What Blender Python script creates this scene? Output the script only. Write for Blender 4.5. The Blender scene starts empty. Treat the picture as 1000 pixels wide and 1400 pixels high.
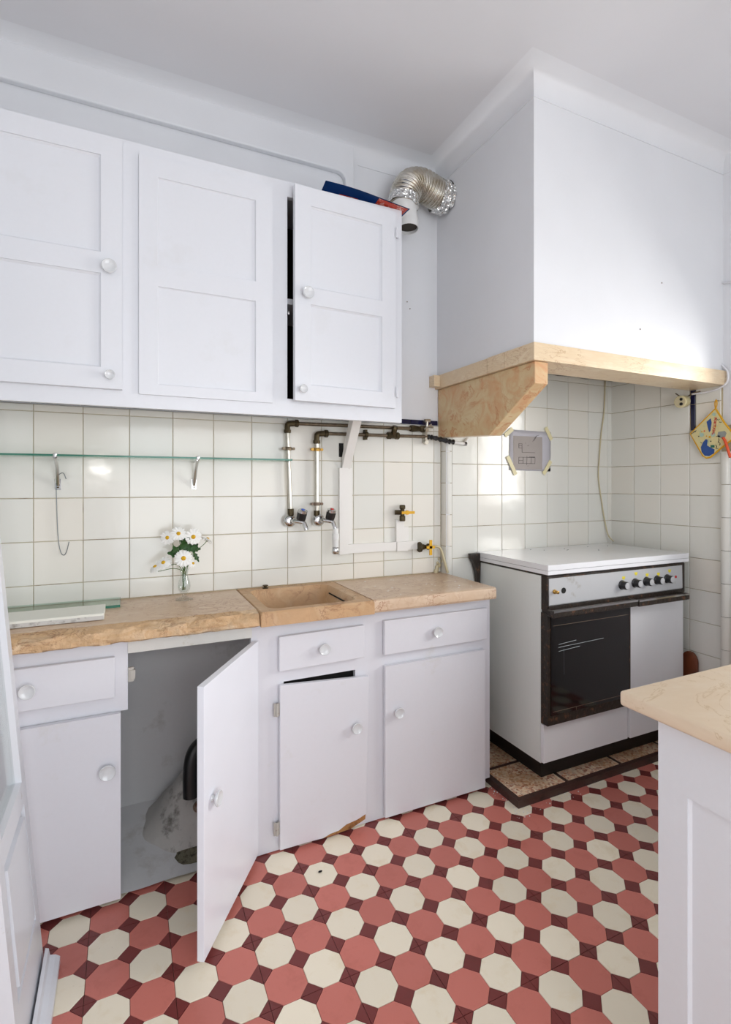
import bpy, bmesh, math, random
from mathutils import Vector, Matrix, noise
random.seed(7)
D = bpy.data
SC = bpy.context.scene
COL = SC.collection
PI = math.pi

# ------------------------------------------------------------------ camera
cam = D.cameras.new('camera'); camo = D.objects.new('camera', cam); COL.objects.link(camo)
YAW = 0.4363
camo.location = (-0.204, -2.092, 1.282)
camo.rotation_euler = (PI/2, 0, -YAW)
cam.sensor_fit = 'VERTICAL'; cam.sensor_height = 36.0
cam.lens = 36.0*704.5/1400.0
cam.shift_y = (661.8-700)/1400.0
cam.clip_start = 0.02
SC.camera = camo

# ------------------------------------------------------------------ world, lights, exposure
w = D.worlds.new('world'); SC.world = w; w.use_nodes = True
w.node_tree.nodes['Background'].inputs[0].default_value = (0.86, 0.93, 1.0, 1)
w.node_tree.nodes['Background'].inputs[1].default_value = 0.8

def area(name, loc, rot, sx, sy, power, col):
    l = D.lights.new(name, 'AREA'); l.shape = 'RECTANGLE'; l.size = sx; l.size_y = sy
    l.energy = power; l.color = col
    o = D.objects.new(name, l); o.location = loc; o.rotation_euler = rot; COL.objects.link(o); return o
# daylight through the window in the right wall, and an added fill lamp behind the camera
area('window_daylight', (3.05, -1.62, 1.58), (0, PI/2, 0), .95, 1.15, 36, (1.0, 0.975, 0.93))
area('rear_fill', (0.65, -3.66, 1.25), (PI/2, 0, 0), 1.9, 2.0, 33, (0.93, 0.965, 1.0))
l = D.lights.new('camera_flash', 'POINT'); l.energy = 3.5; l.shadow_soft_size = 0.008; l.color = (1, 0.97, 0.92)
o = D.objects.new('camera_flash', l); o.location = (-0.37, -2.12, 1.39); COL.objects.link(o)
SC.view_settings.view_transform = 'Standard'; SC.view_settings.look = 'None'
SC.view_settings.gamma = 1.0; SC.view_settings.use_curve_mapping = False
SC.view_settings.exposure = 0.22

# ------------------------------------------------------------------ materials
def lin(c):
    return tuple((x/255/12.92) if x/255 <= 0.04045 else ((x/255+0.055)/1.055)**2.4 for x in c)
def base_mat(name, rough=0.5, metal=0.0, spec=0.5):
    m = D.materials.new(name); m.use_nodes = True
    b = m.node_tree.nodes['Principled BSDF']
    b.inputs['Roughness'].default_value = rough; b.inputs['Metallic'].default_value = metal
    b.inputs['Specular IOR Level'].default_value = spec
    return m, m.node_tree, b
def nd(nt, t, **kw):
    n = nt.nodes.new(t)
    for k, v in kw.items():
        if k in n.inputs: n.inputs[k].default_value = v
        else: setattr(n, k, v)
    return n
def ramp(nt, fac, stops):
    r = nt.nodes.new('ShaderNodeValToRGB'); e = r.color_ramp.elements
    while len(e) < len(stops): e.new(0.5)
    for i, (p, c) in enumerate(stops): e[i].position = p; e[i].color = (*c, 1)
    nt.links.new(fac, r.inputs[0]); return r.outputs[0]
def mixc(nt, fac, a, b, mode='MIX'):
    m = nt.nodes.new('ShaderNodeMix'); m.data_type = 'RGBA'; m.blend_type = mode
    for s, v in ((0, fac), (6, a), (7, b)):
        if hasattr(v, 'links'): nt.links.new(v, m.inputs[s])
        elif isinstance(v, tuple): m.inputs[s].default_value = (*v, 1) if len(v) == 3 else v
        else: m.inputs[s].default_value = v
    return m.outputs[2]
def coords(nt):
    return nt.nodes.new('ShaderNodeTexCoord').outputs['Object']
def noisef(nt, scale, detail=4, rough=.55, dist=0, vec=None):
    n = nd(nt, 'ShaderNodeTexNoise', Scale=scale, Detail=detail, Roughness=rough, Distortion=dist)
    nt.links.new(vec if vec is not None else coords(nt), n.inputs['Vector']); return n.outputs[0]
def bump(nt, b, h, strength, dist=0.01):
    n = nd(nt, 'ShaderNodeBump', Strength=strength, Distance=dist)
    nt.links.new(h, n.inputs['Height']); nt.links.new(n.outputs[0], b.inputs['Normal'])
def plain(name, c, rough=.5, metal=0, var=0.06, scale=6, bs=0, bscale=30, spec=.5):
    m, nt, b = base_mat(name, rough, metal, spec); c = lin(c)
    f = noisef(nt, scale, 5)
    lo = tuple(x*(1-var*1.6) for x in c); hi = tuple(min(1, x*(1+var)) for x in c)
    nt.links.new(ramp(nt, f, [(.3, lo), (.7, hi)]), b.inputs['Base Color'])
    if bs: bump(nt, b, noisef(nt, bscale, 4), bs)
    return m
def stained(name, c, stain, amount=.62, rough=.45, scale=5, bs=.06, bscale=9):
    """paint with a few yellowed or dirty patches"""
    m, nt, b = base_mat(name, rough); c = lin(c); s = lin(stain)
    f1 = noisef(nt, scale, 6, .65); f2 = noisef(nt, 90, 2)
    a = ramp(nt, f1, [(amount, (0, 0, 0)), (min(.99, amount+.16), (1, 1, 1))])
    base = mixc(nt, f2, tuple(x*.975 for x in c), c)
    nt.links.new(mixc(nt, a, base, s), b.inputs['Base Color'])
    bump(nt, b, noisef(nt, bscale, 3), bs); return m
M = {}
M['plaster'] = plain('wall_plaster', (231, 232, 235), .42, var=.015, scale=3, bs=.10, bscale=7)
M['ceiling'] = plain('ceiling_plaster', (226, 226, 229), .42, var=.015, scale=2, bs=.12, bscale=6)
M['cab'] = stained('cabinet_paint', (230, 232, 237), (224, 225, 228), .60, .36, 4, .05, 14)
M['cab_low'] = stained('lower_cabinet_paint', (228, 228, 234), (218, 216, 214), .63, .40, 6, .08, 14)
M['cab_old'] = stained('yellowed_paint', (228, 226, 220), (196, 186, 160), .58, .45, 14, .10, 25)
M['white_door'] = plain('bright_white_laminate', (240, 242, 250), .30, var=.01)
M['inside'] = stained('cupboard_inside_plaster', (204, 205, 206), (168, 165, 160), .58, .8, 5, .2, 20)
M['mound'] = stained('dirty_mortar', (186, 184, 180), (84, 80, 72), .56, .9, 14, .5, 30)
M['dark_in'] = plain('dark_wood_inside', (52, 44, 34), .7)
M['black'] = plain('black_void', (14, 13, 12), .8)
M['grout_wall'] = stained('wall_grout', (190, 178, 150), (120, 92, 60), .52, .8, 9, .1)
M['grout_floor'] = plain('floor_grout', (120, 88, 74), .8, var=.2, scale=20)
M['trunk'] = plain('white_trunking', (238, 236, 232), .35, var=.01)
M['chrome'] = plain('chrome', (205, 205, 205), .12, 1, .02)
M['steel'] = plain('dull_steel_pipe', (200, 196, 186), .32, 1, .10, 30)
M['brass_dark'] = plain('tarnished_brass', (82, 72, 52), .45, .8, .25, 60)
M['brass'] = plain('brass', (190, 150, 80), .35, 1, .1, 60)
M['bronze'] = plain('brown_old_pipe', (128, 114, 96), .38, .8, .2, 40)
M['knob'] = plain('glossy_white_knob', (222, 224, 226), .06, 0, .01, spec=.8)
M['knob_blk'] = plain('black_plastic', (30, 30, 31), .28, 0, .05)
M['yellow'] = plain('yellow_lever', (226, 172, 30), .4, 0, .05)
M['mark'] = plain('lemon_sticker', (240, 222, 60), .5, 0, .03)
M['red'] = plain('red_dot', (200, 40, 35), .4); M['blue_dot'] = plain('blue_dot', (50, 100, 200), .4)
M['enamel'] = plain('white_enamel', (240, 241, 244), .14, 0, .01, spec=.6)
M['enamel_side'] = stained('side_enamel', (235, 238, 234), (214, 212, 200), .62, .22, 5, .01)
M['silver'] = stained('brushed_panel', (196, 197, 199), (150, 140, 122), .62, .32, 9, .03)
M['burnt'] = stained('burnt_black_edge', (42, 34, 28), (120, 84, 58), .56, .4, 40, .3, 60)
M['plinth_blk'] = plain('black_plinth', (22, 20, 20), .35)
M['wood_red'] = plain('brown_wood_board', (118, 62, 36), .4, 0, .15, 18)
M['blue_tile'] = plain('dark_blue_tile', (24, 24, 62), .12, 0, .1)
M['paper'] = plain('white_paper', (238, 236, 242), .8, 0, .02)
M['tape'] = plain('yellow_tape', (226, 216, 172), .4, 0, .05)
M['ink'] = plain('grey_ink', (96, 92, 92), .8)
M['cord'] = plain('cream_cord', (205, 194, 160), .5)
M['cable_white'] = plain('painted_cable', (226, 226, 230), .5)
M['bakelite'] = plain('cream_bakelite', (222, 212, 168), .35)
M['rust'] = stained('rusty_metal', (128, 112, 96), (110, 52, 24), .50, .6, 50, .2)
M['hinge'] = stained('painted_hinge_metal', (190, 186, 178), (130, 84, 58), .58, .45, 60, .1)
M['chip'] = stained('bare_broken_wood', (168, 120, 70), (110, 70, 40), .5, .8, 40, .4, 60)
M['petal'] = plain('white_petal', (246, 246, 242), .6, 0, .02)
M['yolk'] = plain('yellow_flower_centre', (226, 176, 20), .7, 0, .15, 200, .4, 300)
M['leaf'] = plain('green_leaf', (44, 84, 34), .5, 0, .25, 60)
M['stem'] = plain('green_stem', (84, 116, 56), .5, 0, .1)
M['hold_y'] = plain('mustard_binding', (222, 166, 34), .8, 0, .06)
M['hold_c'] = stained('cream_print_cloth', (224, 212, 158), (180, 200, 170), .56, .85, 40, .2, 200)
M['hold_b'] = plain('blue_print', (52, 84, 150), .85); M['orange'] = plain('orange_plastic', (234, 92, 52), .35)
M['hold_k'] = plain('dark_print', (50, 54, 60), .85)
M['broc_b'] = plain('glossy_blue_print', (28, 74, 138), .2); M['broc_r'] = stained('red_print', (196, 62, 40), (230, 200, 190), .5, .25, 40, 0)
M['board'] = plain('cream_board', (234, 234, 224), .4, 0, .01)
M['board_edge'] = stained('worn_board_edge', (206, 204, 200), (140, 136, 130), .52, .6, 60, .1)
M['pvc'] = plain('white_plastic_pipe', (232, 232, 230), .3)
M['soot'] = stained('grimy_plaster', (150, 146, 138), (90, 84, 76), .5, .8, 6, .3)
M['wire'] = plain('grey_wire', (120, 126, 130), .35, .8)
M['frame_paint'] = stained('door_paint', (232, 234, 240), (180, 172, 158), .66, .3, 24, .08)

def foil():
    m, nt, b = base_mat('aluminium_duct', .24, .85); 
    nt.links.new(ramp(nt, noisef(nt, 14, 3), [(.35, lin((186, 176, 156))), (.65, lin((226, 224, 218)))]), b.inputs['Base Color']); return m
M['duct'] = foil()
def foil2():
    m, nt, b = base_mat('crumpled_foil', .16, .95); b.inputs['Base Color'].default_value = (.82, .82, .80, 1)
    v = nd(nt, 'ShaderNodeTexVoronoi', Scale=70.0); nt.links.new(coords(nt), v.inputs['Vector'])
    bump(nt, b, v.outputs[0], .9, .01); return m
M['foil'] = foil2()
def glass(name, col, rough=.0, ior=1.45):
    m, nt, b = base_mat(name, rough); b.inputs['Base Color'].default_value = (*col, 1)
    b.inputs['Transmission Weight'].default_value = 1; b.inputs['IOR'].default_value = ior; return m
def thin_glass(name, tint, ior=1.45):
    m = D.materials.new(name); m.use_nodes = True; nt = m.node_tree; nt.nodes.clear()
    out = nt.nodes.new('ShaderNodeOutputMaterial'); mx = nt.nodes.new('ShaderNodeMixShader'); lw = nd(nt, 'ShaderNodeLayerWeight', Blend=.5); pw = nd(nt, 'ShaderNodeMath', operation='POWER'); pw.inputs[1].default_value = 4
    fr = nd(nt, 'ShaderNodeMath', operation='MULTIPLY_ADD'); fr.inputs[1].default_value = .55; fr.inputs[2].default_value = .04*ior/1.45
    nt.links.new(lw.outputs['Facing'], pw.inputs[0]); nt.links.new(pw.outputs[0], fr.inputs[0])
    tr = nt.nodes.new('ShaderNodeBsdfTransparent'); tr.inputs[0].default_value = (*tint, 1)
    gl = nt.nodes.new('ShaderNodeBsdfGlossy'); gl.inputs['Roughness'].default_value = .03
    nt.links.new(fr.outputs[0], mx.inputs[0]); nt.links.new(tr.outputs[0], mx.inputs[1]); nt.links.new(gl.outputs[0], mx.inputs[2]); nt.links.new(mx.outputs[0], out.inputs[0]); return m
M['glass'] = thin_glass('clear_glass', (.95, .97, .96)); M['glass_v'] = thin_glass('cut_glass', (.95, .965, .96), 2.6)
M['glass_g'] = thin_glass('green_edge_glass', (.86, .95, .91))
def glass_edge():
    m, nt, b = base_mat('green_glass_edge', .1); b.inputs['Base Color'].default_value = (*lin((56, 120, 100)), 1); return m
M['glass_e'] = glass_edge()
def oven_glass():
    m, nt, b = base_mat('smoked_oven_glass', .07, 0, .8)
    b.inputs['Base Color'].default_value = (.006, .005, .005, 1); return m
M['oven'] = oven_glass()
def tile_mat():
    m, nt, b = base_mat('glazed_wall_tile', .13, 0, .5)
    oi = nt.nodes.new('ShaderNodeObjectInfo')
    c1 = ramp(nt, oi.outputs['Random'], [(0, lin((229, 229, 222))), (.5, lin((234, 233, 226))), (1, lin((236, 232, 222)))])
    nt.links.new(c1, b.inputs['Base Color'])
    g = nt.nodes.new('ShaderNodeNewGeometry').outputs['Position']
    bump(nt, b, noisef(nt, 9, 2, .5, 0, g), .07, .02); return m
M['tile'] = tile_mat()
def floor_mat(name, c, dark):
    m, nt, b = base_mat(name, .34, 0, .4)
    oi = nt.nodes.new('ShaderNodeObjectInfo'); g = nt.nodes.new('ShaderNodeNewGeometry').outputs['Position']
    c0 = ramp(nt, oi.outputs['Random'], [(0, tuple(x*.90 for x in lin(c))), (1, tuple(min(1, x*1.06) for x in lin(c)))])
    f = noisef(nt, 13, 7, .68, .3, g)
    a = ramp(nt, f, [(.53, (0, 0, 0)), (.80, (.65, .65, .65))])
    c1 = mixc(nt, a, c0, lin(dark))
    sp = noisef(nt, 150, 3, .6, 0, g); a2 = ramp(nt, sp, [(.70, (0, 0, 0)), (.78, (.6, .6, .6))])
    nt.links.new(mixc(nt, a2, c1, tuple(x*.5 for x in lin(dark))), b.inputs['Base Color'])
    bump(nt, b, noisef(nt, 25, 3, .5, 0, g), .06, .01); return m
M['f_red'] = floor_mat('red_cement_tile', (206, 122, 110), (182, 100, 86))
M['f_cream'] = floor_mat('cream_cement_tile', (248, 238, 216), (228, 208, 168))
M['f_dark'] = floor_mat('oxblood_cement_tile', (122, 56, 54), (96, 56, 52))
def marble(name, c0, c1, c2, vein, scale=7, stretch=(1, 1, 1), rough=.3, veinpos=.50, bs=.02, sharp=.03):
    m, nt, b = base_mat(name, rough)
    mp = nd(nt, 'ShaderNodeMapping'); mp.inputs['Scale'].default_value = stretch
    nt.links.new(coords(nt), mp.inputs[0]); v = mp.outputs[0]
    f = noisef(nt, scale, 8, .6, .9, v)
    base = ramp(nt, f, [(.25, lin(c0)), (.5, lin(c1)), (.75, lin(c2))])
    f2 = noisef(nt, scale*.9, 6, .6, 2.2, v)
    a = ramp(nt, f2, [(veinpos-sharp, (0, 0, 0)), (veinpos, (1, 1, 1)), (veinpos+sharp, (0, 0, 0))])
    a = mixc(nt, 1.0, a, ramp(nt, noisef(nt, 4, 2), [(.42, (0, 0, 0)), (.6, (.8, .8, .8))]), 'MULTIPLY')
    nt.links.new(mixc(nt, a, base, lin(vein)), b.inputs['Base Color'])
    bump(nt, b, noisef(nt, 40, 4), bs, .01); return m
M['marble'] = marble('beige_pink_marble', (218, 194, 168), (208, 180, 152), (224, 204, 180), (160, 104, 74), 9, (1, 1.6, 1), .33, .50, .05, .025)
M['marble_rough'] = marble('rough_marble_edge', (220, 190, 154), (206, 168, 126), (230, 206, 174), (122, 66, 34), 8, (1, 1, 2.2), .6, .5, 1.0, .022)
M['sinkstone'] = marble('ochre_sink_stone', (206, 166, 124), (196, 158, 118), (212, 182, 146), (150, 104, 70), 9, (1, 1, 1), .5, .5, .2, .03)
M['marble_pale'] = marble('pale_cream_marble', (236, 216, 190), (230, 208, 180), (240, 224, 202), (208, 180, 140), 5, (.8, 1.3, 2.0), .28, .5, .02, .014)
M['marble_hood'] = marble('yellow_hood_marble', (232, 214, 184), (224, 200, 166), (238, 224, 196), (190, 152, 112), 9, (.6, 1, 3), .3)
M['marble_orange'] = marble('orange_mottled_marble', (208, 148, 104), (212, 184, 140), (220, 202, 160), (192, 122, 78), 13, (1, 1, 1), .3, .42, .02, .05)
def speckle():
    m, nt, b = base_mat('speckled_breccia', .4)
    v = nd(nt, 'ShaderNodeTexVoronoi', Scale=110.0); nt.links.new(coords(nt), v.inputs['Vector'])
    sep = nt.nodes.new('ShaderNodeSeparateColor'); nt.links.new(v.outputs['Color'], sep.inputs[0])
    c = ramp(nt, sep.outputs[0], [(.0, lin((214, 150, 116))), (.25, lin((240, 206, 172))), (.6, lin((250, 232, 206))), (.94, lin((180, 116, 90)))])
    a = ramp(nt, noisef(nt, 6, 5), [(.45, (0, 0, 0)), (.62, (.5, .5, .5))])
    nt.links.new(mixc(nt, a, c, lin((176, 134, 84))), b.inputs['Base Color']); return m
M['speckle'] = speckle()
M['platform_edge'] = stained('dark_stone_edge', (74, 50, 44), (50, 38, 34), .5, .5, 20, .2)

# ------------------------------------------------------------------ mesh helpers
def BM(): return bmesh.new()
ORG = {}
def obj(name, bm, m, parent=None, smooth=False, bevel=0, seg=2, autos=None):
    """link a bmesh given in world coordinates as one object (child of parent)"""
    if bevel:
        bmesh.ops.bevel(bm, geom=[e for e in bm.edges if e.is_manifold and e.calc_face_angle(0) > .5], offset=bevel, segments=seg, affect='EDGES', profile=.5, clamp_overlap=True)
    off = ORG.get(parent.name, Vector((0, 0, 0))) if parent else Vector((0, 0, 0))
    if off.length: bmesh.ops.translate(bm, verts=bm.verts, vec=-off)
    me = D.meshes.new(name); bm.to_mesh(me); bm.free()
    if m is not None:
        if isinstance(m, (list, tuple)):
            for q in m: me.materials.append(q)
        else: me.materials.append(m)
    if smooth:
        for p in me.polygons: p.use_smooth = True
        if autos: me.set_sharp_from_angle(angle=math.radians(autos))
    o = D.objects.new(name, me); COL.objects.link(o)
    if parent: o.parent = parent; ORG[o.name] = off
    return o
def tag(o, label=None, cat=None, group=None, kind=None):
    if label: o['label'] = label
    if cat: o['category'] = cat
    if group: o['group'] = group
    if kind: o['kind'] = kind
    return o
def thing(name, label, cat, loc, group=None):
    o = D.objects.new(name, None); o.location = loc; COL.objects.link(o); ORG[o.name] = Vector(loc)
    o.empty_display_size = .05
    return tag(o, label, cat, group)
def struct(name, bm, m, parent=None, **k):
    o = obj(name, bm, m, parent, **k)
    if not parent: o['kind'] = 'structure'
    return o
def box(bm, x0, x1, y0, y1, z0, z1, mi=0):
    v = [bm.verts.new(p) for p in ((x0,y0,z0),(x1,y0,z0),(x1,y1,z0),(x0,y1,z0),(x0,y0,z1),(x1,y0,z1),(x1,y1,z1),(x0,y1,z1))]
    for f in ((0,3,2,1),(4,5,6,7),(0,1,5,4),(1,2,6,5),(2,3,7,6),(3,0,4,7)):
        bm.faces.new([v[i] for i in f]).material_index = mi
    return v
def B(*a, mi=0):
    bm = BM(); box(bm, *a, mi=mi); return bm
def prism(bm, pts, axis, a, b):
    """extrude 2-D polygon along an axis: axis 'x' -> pts (y,z), 'y' -> (x,z), 'z' -> (x,y)"""
    def P(p, t): return {'x': (t, p[0], p[1]), 'y': (p[0], t, p[1]), 'z': (p[0], p[1], t)}[axis]
    A = [bm.verts.new(P(p, a)) for p in pts]; Bv = [bm.verts.new(P(p, b)) for p in pts]
    n = len(pts)
    bm.faces.new(A); bm.faces.new(Bv[::-1])
    for i in range(n): bm.faces.new([A[i], Bv[i], Bv[(i+1) % n], A[(i+1) % n]])
    bmesh.ops.recalc_face_normals(bm, faces=bm.faces)
    return bm
def lathe(bm, prof, loc, axis=(0, 0, 1), n=24, cap=True):
    """prof: (radius, height) list along axis from loc"""
    q = Vector((0, 0, 1)).rotation_difference(Vector(axis).normalized()); rings = []
    for r, h in prof:
        rings.append([bm.verts.new(Vector(loc)+q @ Vector((r*math.cos(2*PI*i/n), r*math.sin(2*PI*i/n), h))) for i in range(n)])
    for a, b in zip(rings, rings[1:]):
        for i in range(n): bm.faces.new([a[i], a[(i+1) % n], b[(i+1) % n], b[i]])
    if cap:
        bm.faces.new(rings[0][::-1]); bm.faces.new(rings[-1])
    return bm
def smooth_path(pts, k=6):
    pts = [Vector(p) for p in pts]
    if len(pts) < 3: return pts
    P = [pts[0]*2-pts[1]]+pts+[pts[-1]*2-pts[-2]]; out = []
    for i in range(1, len(P)-2):
        for j in range(k):
            t = j/k; a, b, c, d = P[i-1], P[i], P[i+1], P[i+2]
            out.append(.5*((2*b)+(-a+c)*t+(2*a-5*b+4*c-d)*t*t+(-a+3*b-3*c+d)*t**3))
    out.append(pts[-1]); return out
def tube(bm, pts, r, n=10, cap=True, sm=0, rf=None):
    pts = smooth_path(pts, sm) if sm else [Vector(p) for p in pts]
    t0 = (pts[1]-pts[0]).normalized(); up = Vector((0, 0, 1)) if abs(t0.z) < .9 else Vector((1, 0, 0))
    u = t0.cross(up).normalized(); rings = []
    for i, p in enumerate(pts):
        t = (pts[min(i+1, len(pts)-1)]-pts[max(i-1, 0)]).normalized()
        u = (u-t*u.dot(t)).normalized(); v = t.cross(u)
        rr = rf(i/(len(pts)-1)) if rf else r
        rings.append([bm.verts.new(p+rr*(u*math.cos(2*PI*k/n)+v*math.sin(2*PI*k/n))) for k in range(n)])
    for a, b in zip(rings, rings[1:]):
        for i in range(n): bm.faces.new([a[i], b[i], b[(i+1) % n], a[(i+1) % n]])
    if cap: bm.faces.new(rings[0]); bm.faces.new(rings[-1][::-1])
    bmesh.ops.recalc_face_normals(bm, faces=bm.faces)
    return bm
def sphere(bm, c, r, sx=1, sy=1, sz=1, u=14, v=9):
    bmesh.ops.create_uvsphere(bm, u_segments=u, v_segments=v, radius=1, matrix=Matrix.Translation(c) @ Matrix.Diagonal((r*sx, r*sy, r*sz, 1))); return bm

# ------------------------------------------------------------------ structure: room shell
XL, XR, YF, ZC = -0.80, 2.28, -3.45, 2.785
NY = -0.045           # face of the tiled niche wall behind the cooker
fl = struct('floor', B(XL-.1, XR+.1, YF-.1, .1, -.08, -.004), M['grout_floor'])
wb = struct('wall_back', B(XL-.1, XR+.1, 0, .1, -.08, ZC+.05), M['plaster'])
ce = struct('ceiling', B(XL-.1, XR+.1, YF-.1, .1, ZC, ZC+.08), M['ceiling'])
struct('wall_left', B(XL-.1, XL, YF-.1, 0, -.08, ZC+.05), M['plaster'])
# right wall with its window opening, front wall with an unseen opening added for the fill lamp
WY0, WY1, WZ0, WZ1 = -1.95, -.80, .98, 1.92
bm = BM()
box(bm, XR, XR+.14, YF-.1, WY0, -.08, ZC+.05); box(bm, XR, XR+.14, WY1, 0, -.08, ZC+.05)
box(bm, XR, XR+.14, WY0, WY1, -.08, WZ0); box(bm, XR, XR+.14, WY0, WY1, WZ1, ZC+.05)
wr = struct('wall_right', bm, M['plaster'])
bm = BM()
box(bm, XL, -.3, YF-.18, YF, -.08, ZC+.05); box(bm, 1.6, XR, YF-.18, YF, -.08, ZC+.05)
box(bm, -.3, 1.6, YF-.18, YF, -.08, .12); box(bm, -.3, 1.6, YF-.18, YF, 2.3, ZC+.05)
struct('wall_front', bm, M['plaster'])
bm = BM()
for y in (WY0, WY1-.05): box(bm, XR+.06, XR+.11, y, y+.05, WZ0, WZ1)
for z in (WZ0, WZ1-.05): box(bm, XR+.06, XR+.11, WY0, WY1, z, z+.05)
struct('window_1', bm, M['frame_paint'])
bm = BM()
for x in (-.3, .62, 1.55): box(bm, x, x+.05, YF-.12, YF-.07, .12, 2.3)
for z in (.12, 2.25): box(bm, -.3, 1.6, YF-.12, YF-.07, z, z+.05)
struct('fill_window', bm, M['frame_paint'])  # unseen window frame, added behind the camera for the fill light
# niche wall (a shallow thickening of the back wall behind the cooker)
bm = BM(); box(bm, 1.172, XR, NY, 0, 0, 1.73); box(bm, 1.25, XR, NY, 0, 1.73, 1.87)
struct('wall_niche', bm, M['plaster'])

# coved cornice running round room and chimney hood
HX, HY = 1.15, -0.645   # hood breast planes
def cove(path, name, r=.085, n=8):
    bm = BM(); prof = [(0.0, ZC-r-.0)]
    for i in range(n+1):
        a = i/n*PI/2; prof.append((r-r*math.cos(a), ZC-r+r*math.sin(a)))
    L = len(path); rings = []
    for i, p in enumerate(path):
        p = Vector(p); ns = []
        if i > 0: d = (p-Vector(path[i-1])).normalized(); ns.append(Vector((d.y, -d.x)))
        if i < L-1: d = (Vector(path[i+1])-p).normalized(); ns.append(Vector((d.y, -d.x)))
        m = ns[0] if len(ns) == 1 else (ns[0]+ns[1]).normalized()/max(.3, math.cos(ns[0].angle(ns[1])/2))
        rings.append([bm.verts.new((p.x+m.x*o, p.y+m.y*o, z)) for o, z in prof])
    for a, b in zip(rings, rings[1:]):
        for k in range(len(prof)-1): bm.faces.new([a[k], b[k], b[k+1], a[k+1]])
    bmesh.ops.recalc_face_normals(bm, faces=bm.faces)
    o = struct(name, bm, M['plaster'], smooth=True, autos=50)
    return o
cove([(XL, YF), (XL, 0), (HX, 0), (HX, HY), (XR, HY), (XR, YF)], 'trim_1')
# fine scored line under the cove
bm = BM(); zc = 2.700
box(bm, .735, HX, -.003, 0, zc-.002, zc+.002); box(bm, HX-.003, HX, HY, 0, zc-.002, zc+.002)
box(bm, HX-.003, XR, HY-.003, HY, zc-.002, zc+.002); box(bm, XR-.003, XR, -1.3, HY, zc-.002, zc+.002)
struct('trim_2', bm, M['plaster'])
# plaster band boxing along the back wall, turning down at its right end with a rounded inner corner
pts = [(XL, 2.763), (.705, 2.763), (.705, 2.30), (.665, 2.30), (.665, 2.575)]
for i in range(7):
    a = i/6*PI/2; pts.append((.625+.04*math.cos(a), 2.595+.04*math.sin(a)))
pts += [(XL, 2.635)]
bm = BM(); prism(bm, pts, 'y', -.028, 0)
struct('trim_3', bm, M['plaster'], bevel=.006)

# ------------------------------------------------------------------ wall tiles
def tile_mesh(w, h, name='wall_tile'):
    """tile centred at 0 in its own x (width) / z (height), back at y=0, face at y=-.006"""
    bm = BM(); t, b = .006, .0016
    A = [bm.verts.new(p) for p in ((-w/2, 0, -h/2), (w/2, 0, -h/2), (w/2, 0, h/2), (-w/2, 0, h/2))]
    Bv = [bm.verts.new((p.co.x, -t+b, p.co.z)) for p in A]
    Cv = [bm.verts.new((p.co.x*(1-2*b/w), -t, p.co.z*(1-2*b/h))) for p in A]
    for i in range(4):
        j = (i+1) % 4
        bm.faces.new([A[i], A[j], Bv[j], Bv[i]]); bm.faces.new([Bv[i], Bv[j], Cv[j], Cv[i]])
    bm.faces.new(Cv)
    me = D.meshes.new(name); bm.to_mesh(me); bm.free(); me.materials.append(M['tile']); return me
TM = {}
JG = .0022
def wall_tile(parent, c, w, h, rotz=0, name='wall_tile', mat=None):
    key = (round(w, 3), round(h, 3), mat)
    if key not in TM:
        TM[key] = tile_mesh(w-JG, h-JG)
        if mat: TM[key].materials.clear(); TM[key].materials.append(M[mat])
    o = D.objects.new(name, TM[key]); COL.objects.link(o); o.parent = parent
    o.location = c
    o.rotation_euler = (random.gauss(0, .003), 0, rotz+random.gauss(0, .003))
    return o
GT = .0035
def grout(parent, bm): return obj('grout', bm, M['grout_wall'], parent)
# back wall: columns start at x = .7493-? pitch .15
bm = BM(); box(bm, XL, 1.168, -GT, 0, .84, 1.558); grout(wb, bm)
x0 = -.4903
rows = [(1.5325, 1.558)]+[(1.5325-.15*(k+1), 1.5325-.15*k) for k in range(4)]+[(.862, .9325)]
xs = [x0+.15*k for k in range(-2, 11)]
xs = [XL]+xs+[1.128, 1.166]
xs = sorted(set(round(v, 4) for v in xs if v <= 1.166))
xs = [v for v in xs if not (1.128 < v < 1.166)]
for a, b in zip(xs, xs[1:]):
    if b-a < .02: continue
    for z0, z1 in rows: wall_tile(wb, ((a+b)/2, -.001, (z0+z1)/2), b-a, z1-z0)
# dark blue border on top of the wainscot
bx = XL
while bx < 1.14:
    wall_tile(wb, (bx+.075, -.001, 1.572), .15 if bx+.15 < 1.16 else 1.16-bx, .024, mat='blue_tile', name='border_tile'); bx += .15
# niche wall
NW = D.objects['wall_niche']
bm = BM(); box(bm, 1.195, XR, NY-GT, NY, 0, 1.75); box(bm, 1.1715, 1.195, NY+.004, 0, .1, 1.51); box(bm, 1.25, XR, NY-GT, NY, 1.75, 1.865); grout(NW, bm)
nx = [1.2+.149*k for k in range(8)]+[2.276]
nz = [.028+.15*k for k in range(12)]+[1.75]
nz = [z for z in nz if z > .3 and z < 1.70]+[1.828, 1.86]; nz = sorted(set(nz))
for a, b in zip(nx, nx[1:]):
    for z0, z1 in zip(nz, nz[1:]):
        if z0 < .72 and a > 1.34: continue
        if a < 1.3 and z1 > 1.70: z1 = 1.73
        if z1 <= z0: continue          # hidden behind the cooker
        wall_tile(NW, ((a+b)/2, NY-.001, (z0+z1)/2), b-a, z1-z0)
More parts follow.
